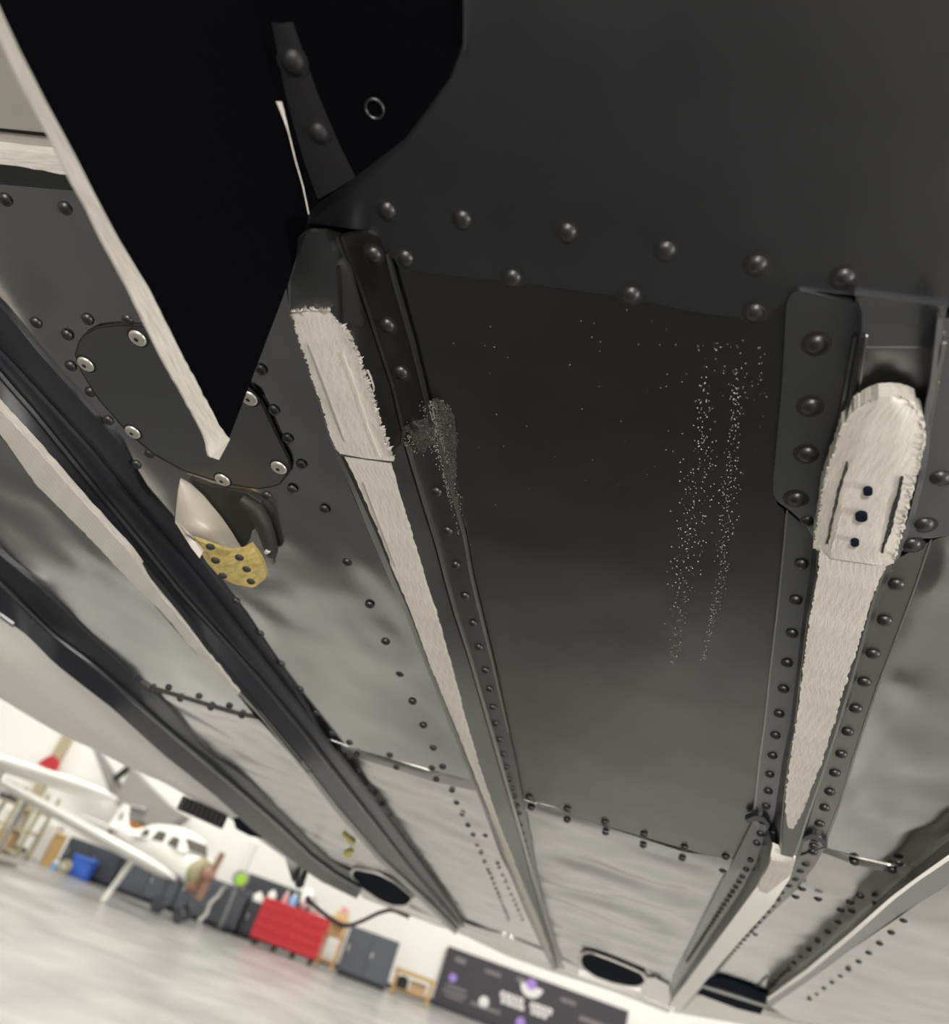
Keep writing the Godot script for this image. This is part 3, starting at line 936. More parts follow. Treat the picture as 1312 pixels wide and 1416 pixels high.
func aft_end() -> void:
	# lip along the aft edge of the hull, its openings and its small tabs
	var lip := sheet("aft_lip", M.beige_metal, [[496, 1232, 552, 1256, 600, 1276, 650, 1290, 700, 1308, 762, 1334, 800, 1350, 846, 1366, 890, 1380, 930, 1396], [501, 1242, 540, 1257, 590, 1275, 640, 1293, 700, 1322, 767, 1346, 809, 1359, 846, 1371, 880, 1384, 924, 1401]], [0.003, 0.003], 40, 2, 0.0, 0.012)
	lip.set_meta("label", "pale lip along the aft edge")
	sheet("aft_lip", M.aft_metal, [[640, 1276, 700, 1294, 760, 1318, 800, 1338], [652, 1290, 700, 1308, 762, 1334, 800, 1350]], [0.002, 0.003], 20, 2, 0.0, 0.008)
	sheet("aft_lip", M.aft_metal, [[890, 1352, 905, 1352, 925, 1362], [884, 1378, 905, 1384, 928, 1394]], [0.003, 0.003], 8, 2, 0.0, 0.008)
	sheet("aft_lip", M.beige_metal, [[940, 1392, 965, 1374, 1005, 1388, 1055, 1404, 1120, 1418, 1250, 1440], [930, 1400, 983, 1409, 1030, 1417, 1080, 1425, 1130, 1435, 1250, 1465]], [0.003, 0.003], 24, 2, 0.0, 0.012)
	var hole_a := [487, 1208, 492, 1203, 522, 1209, 545, 1221, 563, 1236, 570, 1243, 560, 1253, 540, 1252, 524, 1245, 505, 1232, 489, 1220]
	var hole_b := [806, 1321, 816, 1318, 846, 1329, 872, 1340, 887, 1347, 892, 1357, 884, 1364, 870, 1364, 846, 1359, 823, 1351, 808, 1340, 802, 1330]
	for h in [hole_a, hole_b]:
		patch("hand_hole", M.hole_dark, h, 0.006, 0.003)
		var outer := []
		var mid := Vector2.ZERO
		for i in range(0, h.size(), 2):
			mid += Vector2(h[i], h[i + 1]) / (h.size() / 2)
		for i in range(0, h.size(), 2):
			var q: Vector2 = mid + (Vector2(h[i], h[i + 1]) - mid) * 1.09
			outer.append_array([q.x, q.y])
		var hh: Array = h.duplicate()
		hh.append_array([h[0], h[1]])
		outer.append_array([outer[0], outer[1]])
		sheet("hole_rim", M.beige_metal, [hh, outer], [0.0075, 0.004], 30, 2, 0.0, 0.003)
	sheet("hand_hole", M.hole_dark, [[984, 1350, 1004, 1354, 1032, 1364, 1062, 1377], [968, 1362, 990, 1368, 1020, 1376, 1058, 1388]], [0.006, 0.006], 16, 2, 0.0, 0.004)
	sheet("hand_hole", M.hole_dark, [[974, 1366, 996, 1372, 1024, 1382, 1056, 1393], [964, 1374, 990, 1384, 1020, 1395, 1052, 1403]], [0.006, 0.006], 16, 2, 0.0, 0.004)
	sheet("hole_strap", M.grey_rail_metal, [[971, 1362, 992, 1368, 1024, 1378, 1060, 1390], [968, 1365, 992, 1373, 1024, 1383, 1058, 1394]], [0.010, 0.010], 16, 2, 0.0, 0.004)
	# dark tabs along the chine and a dark cut-out
	for i in 9:
		var x := 258.0 + i * 6.4
		var y := 1101.0 + i * 2.9
		var g := Geo.new()
		var p := skin(x, y + 3, 0.0)
		g.box(p + Vector3(0, -0.012, 0), Vector3(0.006, 0.014, 0.010), Basis(across, Vector3.UP, aft), 0.001)
		put(g, "chine_tab", M.black_stuff, hull)
	patch("cut_out", M.hole_dark, [322, 1132, 334, 1134, 350, 1146, 369, 1160, 345, 1156, 326, 1146], 0.004, 0.004)
	# strut and step bracket hanging at the aft edge
	var g2 := Geo.new()
	var a := skin(392, 1180, 0.0)
	var b := skin(424, 1200, 0.0)
	var c := EYE + ray(416, 1220).normalized() * a.distance_to(EYE)
	var dd := EYE + ray(404, 1219).normalized() * a.distance_to(EYE)
	g2.prism([a, b, c, dd], aft * 0.012)
	put(g2, "step_bracket", M.grey_metal, hull)
	g2 = Geo.new()
	g2.tube([skin(423, 1198, 0.0), EYE + ray(414, 1222).normalized() * a.distance_to(EYE)], [0.010, 0.012], 8)
	put(g2, "step_pin", M.black_stuff, hull)
	# yellow chalk marks on the left aft panel
	patch("chalk_mark", M.yellow_mark, [474, 1152, 482, 1158, 491, 1166, 487, 1170, 478, 1161, 472, 1156], 0.0032, 0.001)
	patch("chalk_mark", M.yellow_mark, [474, 1180, 484, 1176, 489, 1180, 484, 1186, 476, 1185], 0.0032, 0.001)


func cover() -> void:
	var o := [134, 455, 161, 451, 200, 453, 260, 471, 310, 504, 343, 541, 360, 558, 381, 602, 398, 636, 400, 651, 384, 670, 357, 675, 309, 667, 255, 650, 212, 626, 175, 594, 137, 551, 113, 513, 105, 490, 113, 467]
	var mid := Vector2(255, 560)
	var rim := []
	for i in range(0, o.size(), 2):
		var q := Vector2(o[i], o[i + 1])
		q += (q - mid).normalized() * 2.6
		rim.append_array([q.x, q.y])
	var oo := o.duplicate()
	oo.append_array([o[0], o[1]])
	rim.append_array([rim[0], rim[1]])
	var poly := []
	var g := Geo.new()
	for i in range(0, o.size(), 2):
		poly.append(skin(o[i], o[i + 1], 0.0026))
	g.prism(poly, n1 * 0.0016)
	var c := put(g, "access_cover", M.plate_metal, hull)
	c.set_meta("label", "dark rounded access cover with bright screws")
	sheet("gasket", M.gasket, [oo, rim], [0.0026, 0.0026], 80, 1, 0.0, 0.002, c)
	var dome := make_dome([Vector2(1.0, 0.0), Vector2(0.96, 0.16), Vector2(0.7, 0.3), Vector2(0.28, 0.34), Vector2(0.24, 0.18), Vector2(0.02, 0.16)], 16)
	var hole := make_dome([Vector2(1.25, 0.0), Vector2(1.2, 0.06), Vector2(0.02, 0.06)], 16)
	for s in [[191, 467], [119, 503], [184, 597], [345, 550], [386, 646], [308, 663]]:
		var p := skin(s[0], s[1], 0.0027)
		var yv := down(p)
		var xv := yv.cross(Vector3.FORWARD).normalized()
		var b := Basis(xv, yv, xv.cross(yv))
		var r := 0.0062
		var w := put_mesh(hole, "screw_recess", M.gasket, c)
		w.transform = Transform3D(b.scaled_local(Vector3(r, r, r)), p)
		var h := put_mesh(dome, "screw", M.screw_metal, c)
		h.transform = Transform3D(b.scaled_local(Vector3(r, r, r)), p + yv * 0.0004)
		h.set_meta("label", "bright cross-head screw")
		var sl := put_mesh(hole, "screw_slot", M.gasket, c)
		sl.transform = Transform3D(b.scaled_local(Vector3(r * 0.2, r * 0.3, r * 0.2)), p + yv * (0.0004 + r * 0.335))


func all_rivets() -> void:
	# top right panel
	rivets([535, 291, 639, 303, 784, 321, 920, 346, 1046, 366, 1166, 384], 0.0042, 0.0022)
	rivets([560, 357, 708, 384, 872, 408, 1044, 432], 0.0042, 0.0024)
	# right keel flanges
	rivets([1129, 476, 1121, 562, 1116, 628, 1101, 690], 0.0046, 0.0046)
	rivets([1116, 720, 1108, 780, 1100, 830, 1095, 876, 1088, 917, 1083, 953, 1077, 987, 1072, 1017, 1068, 1045, 1064, 1071, 1062, 1094, 1059, 1115], 0.0042, 0.0037, null, small_rivet_mesh)
	rivets([1054, 1136, 1051, 1153, 1046, 1166], 0.0042, 0.0037, null, small_rivet_mesh)
	rivets([1299, 661, 1277, 725, 1260, 753], 0.0046, 0.0046)
	rivets([1239, 808, 1223, 858, 1207, 904, 1195, 943, 1183, 980, 1172, 1012, 1163, 1043, 1154, 1069, 1147, 1095, 1140, 1117, 1133, 1139, 1127, 1160, 1125, 1170, 1124, 1178, 1114, 1194, 1106, 1203, 1099, 1214, 1090, 1223], 0.0046, 0.0038, null, small_rivet_mesh)
	row(1038, 1184, 950, 1326, 30, 0.0034, 0.0042)
	row(1077, 1236, 990, 1340, 20, 0.0034, 0.006)
	rivets([1080, 1233, 1075, 1240, 1037, 1283, 1044, 1291], 0.004, 0.006, null, small_rivet_mesh)
	# middle keel
	rivets([535, 450, 554, 515, 575, 589, 516, 352], 0.0042, 0.0052)
	rivets([583, 618, 604, 680, 619, 734, 630, 781, 643, 824, 654, 862, 662, 895, 671, 927, 677, 953, 681, 978, 686, 1001, 691, 1023, 696, 1043, 700, 1061, 704, 1078, 708, 1091, 711, 1101, 714, 1115, 717, 1124], 0.0040, 0.003, null, small_rivet_mesh)
	row(720, 1136, 764, 1310, 30, 0.0034, 0.003)
	# left forward panel
	rivets([90, 288, 8, 276, 50, 446, 93, 463, 121, 441, 177, 442, 98, 506, 125, 542, 150, 581, 207, 627, 189, 642, 361, 511, 379, 567, 398, 606, 417, 642, 404, 676, 369, 685, 449, 704, 480, 777], 0.0044, 0.0, null, small_rivet_mesh)
	rivets([511, 836, 533, 887, 553, 931, 570, 970, 585, 1003, 599, 1034, 612, 1060, 326, 831, 360, 876, 389, 918, 415, 953, 437, 985, 458, 1013], 0.0044, 0.0, null, small_rivet_mesh)
	rivets([483, 1027, 539, 1044, 597, 1062, ], 0.0042, 0.0, null, small_rivet_mesh)
	rivets([493, 1044, 548, 1061, 603, 1078], 0.0042, 0.0024, null, small_rivet_mesh)
	rivets([482, 1046, 495, 1065, 507, 1083, 519, 1098, 530, 1113, 539, 1127, 547, 1140, 557, 1152, 566, 1164], 0.0040, -0.0008, null, small_rivet_mesh)
	row(572, 1172, 632, 1250, 16, 0.0036, -0.0008)
	rivets([625, 1093, 631, 1110, 639, 1126, 647, 1141, 654, 1154, 660, 1168, 665, 1179, 670, 1191, 675, 1202, 671, 1155, 688, 1193], 0.0040, -0.0008, null, small_rivet_mesh)
	row(677, 1208, 703, 1272, 12, 0.0036, -0.0008)
	row(690, 1200, 722, 1272, 10, 0.0034, -0.0008)
	# seams
	rivets([734, 1117, 784, 1134, 837, 1151, 889, 1169, 943, 1187, 999, 1203], 0.0044, 0.0026, null, small_rivet_mesh)
	rivets([731, 1103, 784, 1119, 836, 1137, 890, 1154, 946, 1172, 1003, 1185], 0.0044, 0.0008, null, small_rivet_mesh)
	rivets([192, 939, 233, 951, 275, 963, 317, 976], 0.0044, 0.0004, null, small_rivet_mesh)
	rivets([210, 954, 249, 967, 291, 979, 334, 990], 0.0044, 0.0024, null, small_rivet_mesh)
	# right aft panels
	rivets([1189, 1239, 1175, 1247, 1162, 1258, 1177, 1259, 1158, 1274, 1144, 1288, 1130, 1301, 1143, 1308, 1118, 1313, 1107, 1322, 1097, 1331, 1090, 1341], 0.0044, -0.0008, null, small_rivet_mesh)
	rivets([1249, 1272, 1232, 1289, 1216, 1304, 1201, 1317, 1187, 1329, 1173, 1340, 1162, 1349, 1150, 1358, 1139, 1366, 1129, 1374, 1119, 1381], 0.0044, 0.0006, null, small_rivet_mesh)
	rivets([1181, 1192, 1242, 1193, 1233, 1203, 1289, 1198, 1211, 1248, 1227, 1253, 1260, 1231, 1109, 1228, 1100, 1239, 1131, 1242], 0.0046, 0.003, null, small_rivet_mesh)
	row(1085, 1345, 1064, 1366, 8, 0.0036, -0.0008)
	row(1060, 1350, 1046, 1364, 6, 0.0032, -0.0008)


func dust() -> void:
	# bright dried spray on the centre panel and grit by the middle keel
	var g := Geo.new()
	for lane in [[975, 520, 968, 640, 950, 770, 930, 925, 26.0], [1020, 520, 1010, 660, 998, 800, 972, 915, 14.0]]:
		var p := resample(lane.slice(0, 8), 400)
		var wide: float = lane[8]
		for i in 400:
			var f := i / 400.0
			if rng.randf() > 0.35 + 0.65 * sin(PI * f):
				continue
			var w := wide * (0.35 + 0.65 * sin(PI * minf(1.0, f * 1.1)))
			var q := p[i] + Vector2(rng.randfn() * w * 0.5, rng.randf_range(-3, 3))
			speck(g, q, rng.randf_range(0.00016, 0.00038), 0.0004)
	for i in 70:
		speck(g, Vector2(rng.randf_range(960, 1060), rng.randf_range(470, 560)), rng.randf_range(0.00012, 0.0003), 0.0004)
	for i in 60:
		speck(g, Vector2(rng.randf_range(620, 1060), rng.randf_range(420, 700)), rng.randf_range(0.00012, 0.00026), 0.0004)
	var o := put(g, "dried_spray", M.grain, hull)
	o.set_meta("kind", "stuff")
	g = Geo.new()
	var line := resample([598, 560, 604, 590, 606, 620, 622, 680, 636, 740, 648, 790], 100)
	for i in 1500:
		var k := int(pow(rng.randf(), 1.7) * 100.0)
		var w := 13.0 * (1.0 - k / 110.0)
		var q := line[k] + Vector2(rng.randfn() * w * 0.6 + 3.0, rng.randf_range(-6, 6))
		speck(g, q, rng.randf_range(0.0002, 0.0005), 0.0005 if q.x > line[k].x else 0.005)
	for i in 260:
		var q := Vector2(572, 606) + Vector2(rng.randfn() * 16.0, rng.randfn() * 9.0)
		speck(g, q, rng.randf_range(0.0002, 0.0005), 0.0062)
	sheet("grit_film", M.dirt, [[596, 552, 602, 590, 608, 625, 622, 680, 640, 750, 650, 800], [604, 552, 616, 590, 620, 625, 627, 680, 641, 750, 651, 800], [612, 556, 628, 576, 632, 604, 629, 680, 643, 750, 652, 800]], [0.0006, 0.0008, 0.0006], 80, 4, 0.0004, 0.002, null, 2.6)
	sheet("grit_film", M.dirt, [[556, 592, 566, 600, 580, 626], [574, 584, 584, 600, 592, 618], [590, 580, 598, 596, 602, 612]], [0.0068, 0.0066, 0.0062], 40, 4, 0.0003, 0.002, null, 2.2)
	o = put(g, "grit", M.grit, hull)
	o.set_meta("kind", "stuff")


func speck(g: Geo, q: Vector2, r: float, off: float) -> void:
	var p := skin(q.x, q.y, off)
	var a := p + across * r
	var b := p - across * r
	var c := p + along * r * 1.6
	var d := p - along * r * 1.6
	var t := p - n1 * r
	for e in [[a, c], [c, b], [b, d], [d, a]]:
		g.tri(e[0], e[1], t, -n1)


# ------------------------------------------------------------------ black plates at the step
func seen(x: float, y: float, depth: float) -> Vector3:
	return EYE + ray(x, y) / FOCAL * depth


func on_plane(x: float, y: float, a: Vector3, nn: Vector3) -> Vector3:
	var d := ray(x, y)
	return EYE + d * (a - EYE).dot(nn) / d.dot(nn)


func plates() -> void:
	var a := seen(428, 302, 0.405)
	var b := seen(305, 620, 0.42)
	var c := seen(0, 0, 0.26)
	var nn := (b - a).cross(c - a).normalized()
	if nn.dot(EYE - a) < 0:
		nn = -nn
	var poly := []
	for q in [[-20, -30], [2, 18], [28, 73], [63, 141], [101, 211], [133, 274], [163, 330], [206, 400], [247, 482], [281, 547], [305, 592], [317, 606], [400, 388], [425, 306], [429, 290], [418, 240], [400, 180], [385, 138], [372, 70], [360, -30]]:
		poly.append(on_plane(q[0], q[1], a, nn))
	var g := Geo.new()
	g.prism(poly, -nn * 0.006)
	var p := put(g, "step_plate", M.black_plate, hull)
	p.set_meta("label", "black plate hanging at the step, with a bare metal edge")
	# its bare worn edge
	var inner := [-14, -18, 2, 18, 28, 73, 63, 141, 101, 211, 133, 274, 163, 330, 206, 400, 247, 482, 281, 547, 305, 592, 317, 607]
	var outer := [-48, -44, -2, 46, 33, 121, 70, 191, 101, 254, 121, 289, 140, 330, 178, 400, 223, 493, 261, 561, 285, 606, 290, 632]
	var i2 := resample(inner, 90)
	var o2 := resample(outer, 90)
	var rows := []
	var back := []
	for i in 91:
		var f := i / 90.0
		var j := rough_edge.get_noise_1d(i * 12.0) * 2.2 * smoothstep(0.45, 1.0, f)
		var pi_ := on_plane(i2[i].x + j, i2[i].y, a, nn) + nn * 0.0004
		var po := on_plane(o2[i].x + j * 0.8, o2[i].y, a - nn * 0.0055, nn)
		rows.append(PackedVector3Array([pi_, pi_.lerp(po, 0.15) + nn * 0.0003, pi_.lerp(po, 0.5), pi_.lerp(po, 0.85), po]))
		back.append(PackedVector3Array([po, po - nn * 0.002]))
	g = Geo.new()
	g.grid(rows, nn)
	g.grid(back, -wall_x)
	var tipm: Vector3 = on_plane(303, 636, a - nn * 0.003, nn)
	var e: PackedVector3Array = rows[90]
	for i in 4:
		g.tri(e[i], e[i + 1], tipm, nn)
	put(g, "worn_edge", M.worn_metal, p)
	# the second plate, folded back to the hull
	var r0 := on_plane(385, 138, a, nn)
	var r1 := skin(640, 60, 0.003)
	var r2 := a
	var m2 := (r1 - r2).cross(r0 - r2).normalized()
	if m2.dot(EYE - r2) < 0:
		m2 = -m2
	poly = []
	for q in [[385, 138], [400, 180], [418, 240], [429, 291], [445, 278], [490, 246], [560, 192], [595, 145], [622, 108], [640, 60], [640, -30], [340, -30]]:
		poly.append(on_plane(q[0], q[1], r2, m2))
	g = Geo.new()
	g.prism(poly, -m2 * 0.003)
	var s := put(g, "step_plate", M.black_plate, hull)
	s.set_meta("label", "black folded plate lying back against the top panel")
	# scraped light line on the fold, dull strip with two domes and a plugged hole
	g = Geo.new()
	var fold := resample([384, 138, 392, 158, 400, 180, 410, 220, 420, 255, 428, 294], 30)
	var fr := []
	for i in 31:
		var wd := lerpf(5.0, 0.7, minf(1.0, i / 9.0)) * (1.0 + 0.4 * rng.randf())
		fr.append(PackedVector3Array([on_plane(fold[i].x - 0.5, fold[i].y, r2, m2) + m2 * 0.0016, on_plane(fold[i].x + wd, fold[i].y + 1, r2, m2) + m2 * 0.0010]))
	g.grid(fr, m2)
	put(g, "worn_edge", M.worn_metal, s)
	g = Geo.new()
	var st := []
	var sl := resample([376, 30, 395, 130, 420, 220, 440, 275], 20)
	var sr := resample([405, 30, 440, 130, 470, 200, 492, 244], 20)
	for i in 21:
		st.append(PackedVector3Array([on_plane(sl[i].x, sl[i].y, r2, m2) + m2 * 0.0005, on_plane(sl[i].lerp(sr[i], 0.5).x, sl[i].lerp(sr[i], 0.5).y, r2, m2) + m2 * 0.0016, on_plane(sr[i].x, sr[i].y, r2, m2) + m2 * 0.0005]))
	g.grid(st, m2)
	put(g, "fold_strap", M.strap_dark, s)
	for q in [[406, 84, 0.0048], [441, 182, 0.0042]]:
		var pt := on_plane(q[0], q[1], r2, m2) + m2 * 0.0012
		var xv := m2.cross(Vector3.FORWARD).normalized()
		var o := put_mesh(rivet_mesh, "rivet", M.strap_dark, s)
		o.transform = Transform3D(Basis(xv, m2, xv.cross(m2)).scaled_local(Vector3.ONE * float(q[2])), pt)
	g = Geo.new()
	var hp := on_plane(518, 150, r2, m2)
	var xv2 := m2.cross(Vector3.FORWARD).normalized()
	var zv2 := xv2.cross(m2)
	var ringpts := []
	for i in 21:
		var an := TAU * i / 20.0
		ringpts.append(hp + (xv2 * cos(an) + zv2 * sin(an)) * 0.0042 + m2 * 0.0004)
	g.tube(ringpts, [0.0006], 6)
	put(g, "plug_ring", M.rail_metal, s)
	# thin bright bead where the top right panel meets the plate
	sheet("edge_bead", M.plate_metal, [[640, -30, 641, 30, 640, 70], [645, -30, 646, 30, 643, 72]], [0.006, 0.006], 10, 1, 0.0, 0.004)


# ------------------------------------------------------------------ open air scoop
func scoop() -> void:
	var right := resample([251, 663, 263, 669, 282, 686, 307, 716, 322, 738, 335, 760], 16)
	var left := resample([250, 664, 246, 680, 245, 690, 243, 706, 242, 724, 268, 748], 16)
	var rows := []
	for i in 17:
		var f := i / 16.0
		var r := PackedVector3Array()
		for c in 9:
			var t := c / 8.0
			var q: Vector2 = left[i].lerp(right[i], t)
			var off := lerpf(0.045 * f + 0.004, 0.004, t) - 0.018 * sin(PI * t) * f
			r.append(skin(q.x, q.y, maxf(off, 0.003)))
		rows.append(r)
	var g := Geo.new()
	g.grid(rows, -n1)
	var b := []
	for r in rows:
		var q := PackedVector3Array()
		for p in r:
			q.append(p + n1 * 0.0012 - across * 0.0012)
		b.append(q)
	g.grid(b, n1)
	var s := put(g, "air_scoop", M.scoop_metal, hull)
	s.set_meta("label", "pale curved scoop with a yellow riveted lip")
	# pale rim along its left side
	sheet("scoop_rim", M.scoop_metal, [[242, 722, 252, 738, 265, 758, 276, 772], [246, 724, 258, 738, 270, 750, 280, 764]], [0.046, 0.042], 10, 2, 0.0, 0.002, s)
	# yellow lip: a curved strip bent round the mouth
	var top := resample([265, 745, 280, 750, 299, 757, 318, 762, 335, 760, 347, 753], 20)
	var low := resample([274, 758, 286, 778, 304, 798, 324, 808, 351, 813, 368, 799], 20)
	rows = []
	for i in 21:
		var f := i / 20.0
		var r := PackedVector3Array()
		for c in 6:
			var t := c / 5.0
			var q: Vector2 = top[i].lerp(low[i], t)
			if i > 15:
				q.x += (i - 15) * 1.0 * sin(PI * t)
			r.append(skin(q.x, q.y, lerpf(0.040, 0.012, f) + 0.006 * sin(PI * f) - 0.004 * t))
		rows.append(r)
	g = Geo.new()
	g.grid(rows, -n1)
	var edge := []
	for r in rows:
		edge.append(PackedVector3Array([r[5], r[5] + n1 * 0.003]))
	g.grid(edge, EYE - rows[0][0])
	edge = []
	for r in rows:
		edge.append(PackedVector3Array([r[0], r[0] + n1 * 0.003]))
	g.grid(edge, Vector3.UP)
	b = []
	for r in rows:
		var q := PackedVector3Array()
		for p in r:
			q.append(p + n1 * 0.003)
		b.append(q)
	g.grid(b, n1)
	var y := put(g, "scoop_lip", M.zinc_yellow, hull)
	y.set_meta("label", "yellow riveted lip of the scoop")
	for q in [[291, 756, 0.040], [298, 775, 0.041], [308, 796, 0.036], [331, 771, 0.029], [341, 787, 0.025], [347, 804, 0.022]]:
		var pt := skin(q[0], q[1], q[2] + 0.0022)
		var o := put_mesh(small_rivet_mesh, "rivet", M.rubber, y)
		var yv := (EYE - pt).normalized().lerp(-n1, 0.6).normalized()
		var xv := yv.cross(Vector3.FORWARD).normalized()
		o.transform = Transform3D(Basis(xv, yv, xv.cross(yv)).scaled_local(Vector3(0.0038, 0.0024, 0.0030)), pt)
	# dark drain hose curling out behind it and the dark base it leaves from
	patch("drain_base", M.rubber, [262, 662, 290, 672, 320, 678, 340, 682, 360, 696, 366, 716, 356, 728, 346, 736, 342, 752, 335, 758, 322, 738, 307, 716, 282, 686], 0.0022, 0.002)
	g = Geo.new()
	g.tube([skin(336, 690, 0.002), skin(352, 702, 0.004), skin(363, 722, 0.006), skin(370, 742, 0.006), skin(375, 760, 0.006), skin(376, 767, 0.006)], [0.006, 0.0065, 0.0068, 0.0064, 0.0056, 0.004], 12)
	put(g, "drain_hose", M.rubber, hull)
	g = Geo.new()
	g.tube([skin(371, 761, 0.0115), skin(368, 764, 0.0115)], [0.0022, 0.0018], 8)
	put(g, "hose_tip", M.chip_metal, hull)


# ------------------------------------------------------------------ things in the hangar
func stand(called: String, label: String, category: String, s: float, d: float, group := "", h := 0.0) -> Node3D:
	return thing(called, label, category, on_wall(s, h, d), Basis(wall_x, Vector3.UP, wall_z), group)


func bx(parent: Node, called: String, m: Material, x0: float, x1: float, y0: float, y1: float, z0: float, z1: float, bevel := 0.006) -> MeshInstance3D:
	var g := Geo.new()
	g.box(Vector3((x0 + x1) / 2, (y0 + y1) / 2, (z0 + z1) / 2), Vector3((x1 - x0) / 2, (y1 - y0) / 2, (z1 - z0) / 2), Basis.IDENTITY, bevel)
	return put(g, called, m, parent)


func pole(parent: Node, called: String, m: Material, pts: Array, rad: Array, sides := 10) -> MeshInstance3D:
	var g := Geo.new()
	g.tube(pts, rad, sides)
	return put(g, called, m, parent)


func caster(parent: Node, x: float, z: float) -> void:
	pole(parent, "caster", M.black_stuff, [Vector3(x - 0.02, 0.05, z), Vector3(x + 0.02, 0.05, z)], [0.05, 0.05], 12)


func cabinet(label: String, s: float, d: float, w: float, h: float, deep: float, m: Material, doors: int, group := "") -> Node3D:
	var t := stand("storage_cabinet", label, "cabinet", s, d, group)
	bx(t, "plinth", M.black_stuff, 0.02, w - 0.02, 0, 0.07, -deep, -0.03)
	bx(t, "body", m, 0, w, 0.07, h, -deep, 0)
	for i in doors:
		var x0 := 0.02 + (w - 0.04) * i / doors
		var dr := bx(t, "door", m, x0 + 0.008, x0 + (w - 0.04) / doors - 0.008, 0.10, h - 0.04, 0, 0.02)
		bx(dr, "handle", M.chrome, x0 + 0.06, x0 + 0.08, h * 0.5, h * 0.5 + 0.12, 0.02, 0.035, 0.0)
	return t


func bottle(label: String, s: float, h: float, d: float, m: Material, tall: float, r: float, called := "spray_bottle", group := "") -> void:
	var t := stand(called, label, "bottle", s, d, group, h)
	pole(t, "body", m, [Vector3(0, 0, 0), Vector3(0, tall * 0.62, 0), Vector3(0, tall * 0.78, 0)], [r, r, r * 0.4], 12)
	pole(t, "cap", M.white_paint, [Vector3(0, tall * 0.78, 0), Vector3(0, tall, 0)], [r * 0.42, r * 0.3], 10)


func background() -> void:
	banner()
	red_chest()
	cabinet("tall slate grey steel cabinet between the red tool chest and the wooden bench", -2.12, 1.55, 1.05, 0.90, 0.5, M.slate_paint, 2)
	bench()
	cabinet("dark slate cabinet behind the blue crate, at the left end of the cabinet row", -8.45, 1.45, 1.25, 0.66, 0.5, M.slate_dark, 2)
	cabinet("slate grey cabinet under the tip of the lower white wing", -7.16, 1.45, 1.35, 0.72, 0.5, M.slate_paint, 2)
	cabinet("slate grey cabinet under the nose of the white airplane", -5.79, 1.45, 1.40, 0.84, 0.5, M.slate_paint, 2)
	cabinet("dark slate cabinet just left of the red tool chest", -4.36, 1.30, 0.30, 0.70, 0.5, M.slate_dark, 1)
	# upper cupboard on the wall behind the red chest
	var w := stand("wall_cupboard", "low slate cupboard on the wall behind the red tool chest", "cupboard", -4.75, 0.5, "", 0.55)
	bx(w, "body", M.slate_dark, 0, 1.5, 0, 0.62, -0.5, 0)
	bx(w, "door", M.slate_dark, 0.02, 0.74, 0.03, 0.59, 0, 0.02)
	bx(w, "door", M.slate_dark, 0.76, 1.48, 0.03, 0.59, 0, 0.02)
	airplane()
	wings()
	clutter()
	cord()


func banner() -> void:
	var t := stand("banner", "black wide banner with white and purple prints along the white wall", "banner", 0, 0.05, "", 0.06)
	bx(t, "panel", M.banner_black, -0.07, 4.05, 0, 1.10, 0, 0.03, 0.0)
	var z := 0.034
	# the emblem, the headline bars and the small repeated marks, too soft to read
	var spots := [[0.22, 0.55, 0.085, "p"], [1.86, 0.20, 0.10, "p"], [1.0, 0.32, 0.11, "w"], [3.3, 0.20, 0.09, "w"]]
	for s in spots:
		disc(t, Vector3(s[0], s[1], z), s[2], M.print_purple if s[3] == "p" else M.print_white)
	bowl(t, Vector3(1.92, 0.92, z), 0.25, M.print_white)
	disc(t, Vector3(1.90, 0.95, z + 0.004), 0.11, M.print_purple)
	# headline: two rows of letter-sized blocks
	for r in 2:
		var x := 1.30 + r * 0.05
		for i in 9 - r:
			var wd: float = [0.10, 0.13, 0.09, 0.12, 0.11, 0.08, 0.12, 0.10, 0.11][i]
			if i != 4:
				bx(t, "print", M.print_white, x, x + wd, 0.52 - r * 0.10, 0.64 - r * 0.13, z - 0.01, z, 0.0)
				bx(t, "print", M.banner_black, x + wd * 0.38, x + wd * 0.66, 0.56 - r * 0.10, 0.60 - r * 0.12, z - 0.01, z + 0.002, 0.0)
			x += wd + 0.025
	for q in [[0.16, 0.86, 0.24, 0.10], [0.85, 0.86, 0.36, 0.07], [0.12, 0.36, 0.46, 0.05], [0.08, 0.26, 0.54, 0.05], [0.14, 0.18, 0.42, 0.04], [0.74, 0.20, 0.66, 0.06], [1.56, 0.92, 0.24, 0.08], [2.58, 0.84, 0.34, 0.08], [3.05, 0.62, 0.60, 0.09], [3.60, 0.62, 0.30, 0.09], [2.9, 0.30, 0.3, 0.05]]:
		bx(t, "print", M.print_grey, q[0], q[0] + q[2], q[1], q[1] + q[3], z - 0.01, z, 0.0)


func disc(parent: Node, c: Vector3, r: float, m: Material) -> void:
	var g := Geo.new()
	var p := []
	for i in 20:
		p.append(c + Vector3(cos(TAU * i / 20.0), sin(TAU * i / 20.0), 0) * r)
	g.prism(p, Vector3(0, 0, -0.012))
	put(g, "print", m, parent)


func bowl(parent: Node, c: Vector3, r: float, m: Material) -> void:
	var g := Geo.new()
	var p := []
	for i in 17:
		p.append(c + Vector3(cos(PI + PI * i / 16.0), sin(PI + PI * i / 16.0) * 0.9, 0) * r)
	g.prism(p, Vector3(0, 0, -0.012))
	put(g, "print", m, parent)


